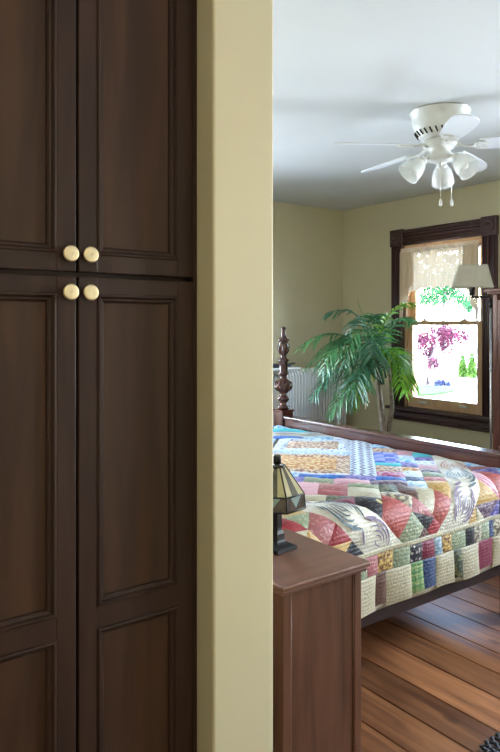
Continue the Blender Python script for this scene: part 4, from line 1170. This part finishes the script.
    for off in (-1.5, 9.5):
        p = Vector((cx, cy, 0)) + rgt * (off * dd / FPX) + toc * .035
        zt = Z - .25; ze = px(440, 200, dd).z
        ch = MB().tube([(p.x, p.y, zt), (p.x, p.y, ze)], .0012, 6)
        for q in range(24):
            ch.lathe([(.0, -.0016), (.0016, 0), (0, .0016)], (p.x, p.y, zt + (ze - zt) * q / 24), 5, cap=False)
        o = ch.build('pull_chain', metal('chain', (.7, .68, .6), .3), F)
        MB().lathe([(.002, .0), (.005, -.004), (.0085, -.018), (.0085, -.030), (.005, -.037), (0, -.039)], (p.x, p.y, ze), 12).build('pendant', white_fan, o)
build_fan()

# ------------------------------------------------------------------ braided rug
def build_rug():
    ry = 1.40; rx0 = 2.00
    cx, cy = 3.03, .567
    R = thing('braided_rug', 'dark braided rug edge on the floor near the bed', 'rug', (cx, cy, 0))
    hx, hy, rc = 1.05, .85, .12
    rm = [fabric('braid_black', (.018, .018, .024), (.05, .05, .06), 'plain'), fabric('braid_navy', (.03, .035, .055), None, 'plain'), fabric('braid_charcoal', (.06, .058, .06), None, 'plain')]
    def loop(ins):
        pts = []; r = max(.02, rc - ins)
        for (sx, sy, a0) in ((1, 1, 0), (-1, 1, 90), (-1, -1, 180), (1, -1, 270)):
            ccx, ccy = cx + sx * (hx - ins - r), cy + sy * (hy - ins - r)
            for k in range(7):
                a = math.radians(a0 + 15 * k); pts.append(Vector((ccx + r * math.cos(a), ccy + r * math.sin(a), 0)))
        pts.append(pts[0]); return pts
    for i in range(14):
        ins = .016 + i * .030; P = loop(ins); seg = .034; mb = MB()
        dist = 0; L = [0]
        for a, b in zip(P[:-1], P[1:]): L.append(L[-1] + (b - a).length)
        n = int(L[-1] / seg); j = 0
        if i < 3:
            V = []; Fc = []
            for k in range(n):
                s = L[-1] * k / n
                while L[j + 1] < s: j += 1
                p = P[j].lerp(P[j + 1], (s - L[j]) / max(1e-6, L[j + 1] - L[j])); d = (P[j + 1] - P[j]).normalized(); nn = Vector((-d.y, d.x, 0))
                for sg in (-1, 1):
                    c = p + nn * sg * .006 + d * (seg * .25 * sg) + Vector((0, 0, .009)); ax = (d * .8 + nn * sg * -.6).normalized(); bx = Vector((-ax.y, ax.x, 0)); b0 = len(V)
                    for (u, v_, w) in ((.020, 0, 0), (-.020, 0, 0), (0, .010, 0), (0, -.010, 0), (0, 0, .008), (0, 0, -.008), (.012, .007, .004), (.012, -.007, .004), (-.012, .007, .004), (-.012, -.007, .004)):
                        V.append(c + ax * u + bx * v_ + Vector((0, 0, w)))
                    Fc += [tuple(b0 + q for q in f) for f in ((0, 6, 4), (0, 4, 7), (1, 4, 8), (1, 9, 4), (4, 6, 2), (4, 2, 8), (4, 3, 7), (4, 9, 3), (0, 2, 6), (0, 7, 3), (1, 8, 2), (1, 3, 9), (0, 5, 2), (0, 3, 5), (1, 2, 5), (1, 5, 3))]
            mb.faces(V, Fc, True)
        else:
            mb.tube([p + Vector((0, 0, .010)) for p in P], .0155, 6)
        mb.build('braid', rm[i % 3], R)
    MB().box(cx - hx + .42, cx + hx - .42, cy - hy + .42, cy + hy - .42, .001, .018, .004).build('rug_centre', rm[1], R)
build_rug()

# ------------------------------------------------------------------ outdoors
GZ = -.5
gm = paint('pale_gravel', (.62, .60, .56), .9, .08, .3, 30)
o = MB().box(X1 + .6, 90, -60, 90, GZ - .2, GZ).build('ground', gm); struct(o, 'sunlit pale driveway outside the window')
lawn_m = paint('lawn_green', (.03, .10, .012), .9, .25, .6, 60)
def lawn(u0, u1, y0, y1, nm, label):
    d0 = (EYE - GZ) * FPX / (y0 - HORIZON); d1 = (EYE - GZ) * FPX / (y1 - HORIZON)
    c = [px(u0, y1, d1), px(u1, y1, d1), px(u1, y0, d0), px(u0, y0, d0)]
    cc = sum(c, Vector()) / 4
    ring = []
    for i in range(28):
        a = 2 * PI * i / 28; s = 1 + .08 * math.sin(3 * a + 1)
        ring.append(cc + ((c[1] + c[2]) / 2 - cc) * math.cos(a) * s + ((c[2] + c[3]) / 2 - cc) * math.sin(a) * s)
    mb = MB().rings([[p + Vector((0, 0, .0)) for p in ring], [p + Vector((0, 0, .06)) for p in ring]], True, True, False)
    ob = mb.build(nm, lawn_m); tag(ob, label, 'lawn')
lawn(395, 452, 387, 396, 'lawn_bed', 'green lawn patch under the red-leaved tree outside')
def foliage(mb, blobs, n, size, rng):
    V = []; Fc = []
    tot = sum(b[1] ** 2 for b in blobs)
    for c, r, *sq in blobs:
        f = sq[0] if sq else 1
        for _ in range(int(n * r * r / tot)):
            d = Vector((rng.gauss(0, 1), rng.gauss(0, 1), rng.gauss(0, 1))).normalized() * r * rng.random() ** .4; d.z *= f
            p = Vector(c) + d
            a = Vector((rng.uniform(-1, 1), rng.uniform(-1, 1), rng.uniform(-1, 1))).normalized(); b = a.cross(Vector((rng.uniform(-1, 1), rng.uniform(-1, 1), 1))).normalized()
            s = size * rng.uniform(.6, 1.3); i0 = len(V)
            V += [p + a * s, p + b * s * .55, p - a * s, p - b * s * .55]; Fc.append((i0, i0 + 1, i0 + 2, i0 + 3))
    mb.faces(V, Fc); return mb
def tree(name, label, cat, u, ybase, mat, blobs_px, trunk_px, n, size, seed, d=None, rt=.07, branches=()):
    d = d or (EYE - GZ) * FPX / (ybase - HORIZON)
    base = px(u, ybase, d); base.z = GZ + (.10 if name == 'maple_tree' else 0); k = d / FPX
    T = thing(name, label, cat, base)
    bark = paint('tree_bark', (.12, .09, .10), .9, .2, .4, 20)
    m = MB().tube([base] + [px(a, b, d) for a, b in trunk_px], [rt * (1 - .5 * i / len(trunk_px)) for i in range(len(trunk_px) + 1)], 8)
    for br in branches: m.tube([px(a, b, d + c) for a, b, c in br], [rt * .55, rt * .4, rt * .2][:len(br)], 6)
    m.build('trunk', bark, T)
    rng = random.Random(seed)
    foliage(MB(), [(px(a, b, d + dd), r * k) for a, b, dd, r in blobs_px], n, size, rng).build('crown', mat, T)
    return T
red = translucent('maple_leaf', c8(104, 38, 66), .3, .6, c8(74, 30, 52), 3)
grn = translucent('bright_leaf', c8(62, 118, 70), .35, .6, c8(44, 100, 60), 3)
thu = translucent('thuja_leaf', c8(86, 118, 44), .3, .7, c8(60, 96, 38), 3)
tree('maple_tree', 'small red-leaved maple tree seen through the lower window pane', 'tree', 428, 388, red,
     [(425, 343, 0, 11), (438, 336, .4, 11), (450, 335, -.3, 10), (462, 337, .2, 8), (430, 355, .2, 8), (447, 346, .5, 8), (433, 364, -.2, 6), (420, 338, .3, 9), (445, 334, 0, 9)], [(427, 375), (431, 360), (436, 345)], 3000, .05, 3, rt=.10,
     branches=[[(428, 376, 0), (421, 362, .2), (417, 345, .3)], [(430, 366, 0), (441, 354, -.2), (455, 342, -.2)], [(432, 358, 0), (432, 345, .3), (426, 335, .4)]])
for (u, yb, ht, lab) in ((462.5, 377, 22, 'shorter conical evergreen shrub outside, nearer the maple tree'), (472, 378, 26, 'taller conical evergreen shrub outside at the right of pane')):
    tree('conical_shrub', lab, 'shrub', u, yb, thu, [(u, yb - ht * .12, 0, 4.2), (u, yb - ht * .3, 0, 4.0), (u, yb - ht * .5, 0, 3.3), (u, yb - ht * .7, 0, 2.4), (u, yb - ht * .9, 0, 1.4)], [(u, yb - ht * .8)], 900, .09, int(u), rt=.04)
tree('leafy_tree', 'green leafy tree with thin trunk seen through the upper window pane', 'tree', 443, 352, grn,
     [(437, 297, 0, 10), (450, 291, 1, 11), (462, 300, -1, 9), (425, 299, .5, 8), (446, 280, 0, 12), (468, 306, 0, 7), (430, 283, 1, 11)], [(443, 330), (443.5, 308), (445, 292)], 3000, .13, 8, d=48, rt=.18)
tree('low_shrub', 'low bluish shrub beside the driveway outside the window', 'shrub', 443, 386, translucent('blue_shrub', c8(86, 92, 130), .3, .7, c8(60, 70, 100), 3), [(438, 383, 0, 3.5), (443, 384, .2, 3.5), (448, 385, 0, 2.5)], [(443, 384)], 500, .08, 5, rt=.03)
# pale neighbouring house with a gabled roof
def house():
    d = 62; b = px(470, 345, d); base = Vector((b.x, b.y, GZ))
    H = thing('neighbour_house', 'pale house with sloping roof beyond the trees', 'house', base)
    wm = paint('white_siding', (.78, .77, .74), .8, .03, .2, 10); rm = paint('pale_roof', (.55, .54, .52), .9, .1, .3, 8)
    f = Vector((math.sin(YAW + .3), math.cos(YAW + .3), 0)); r = Vector((f.y, -f.x, 0))
    def q(a, bb, z): return base + r * a + f * bb + Vector((0, 0, z))
    w, dp, h, hr = 3.4, 6, 1.9, 3.9
    V = [q(-w, 0, 0), q(w, 0, 0), q(w, dp, 0), q(-w, dp, 0), q(-w, 0, h), q(w, 0, h), q(w, dp, h), q(-w, dp, h), q(0, 0, hr), q(0, dp, hr)]
    MB().faces(V, [(0, 1, 5, 8, 4), (1, 2, 6, 5), (2, 3, 7, 9, 6), (3, 0, 4, 7)]).build('wall', wm, H)
    for s in (-1, 1):
        A, B, C_, D_ = q(s * (w + .35), -.3, h - .2), q(0, -.3, hr + .04), q(0, dp + .3, hr + .04), q(s * (w + .35), dp + .3, h - .2); up = Vector((0, 0, .14))
        MB().faces([A, B, C_, D_, A + up, B + up, C_ + up, D_ + up], [(0, 1, 2, 3), (4, 5, 6, 7), (0, 1, 5, 4), (1, 2, 6, 5), (2, 3, 7, 6), (3, 0, 4, 7)]).build('roof_slope', rm, H)
    for a in (-1.5, 1.3):
        w_ = MB().faces([q(a - .45, -.03, .8), q(a + .45, -.03, .8), q(a + .45, -.03, 1.9), q(a - .45, -.03, 1.9), q(a - .45, .03, .8), q(a + .45, .03, .8), q(a + .45, .03, 1.9), q(a - .45, .03, 1.9)], [(0, 1, 2, 3), (4, 5, 6, 7), (0, 1, 5, 4), (1, 2, 6, 5), (2, 3, 7, 6), (3, 0, 4, 7)]).build('window', paint('house_window', (.25, .3, .36), .2), H)
house()
print('patches', PATCHES)
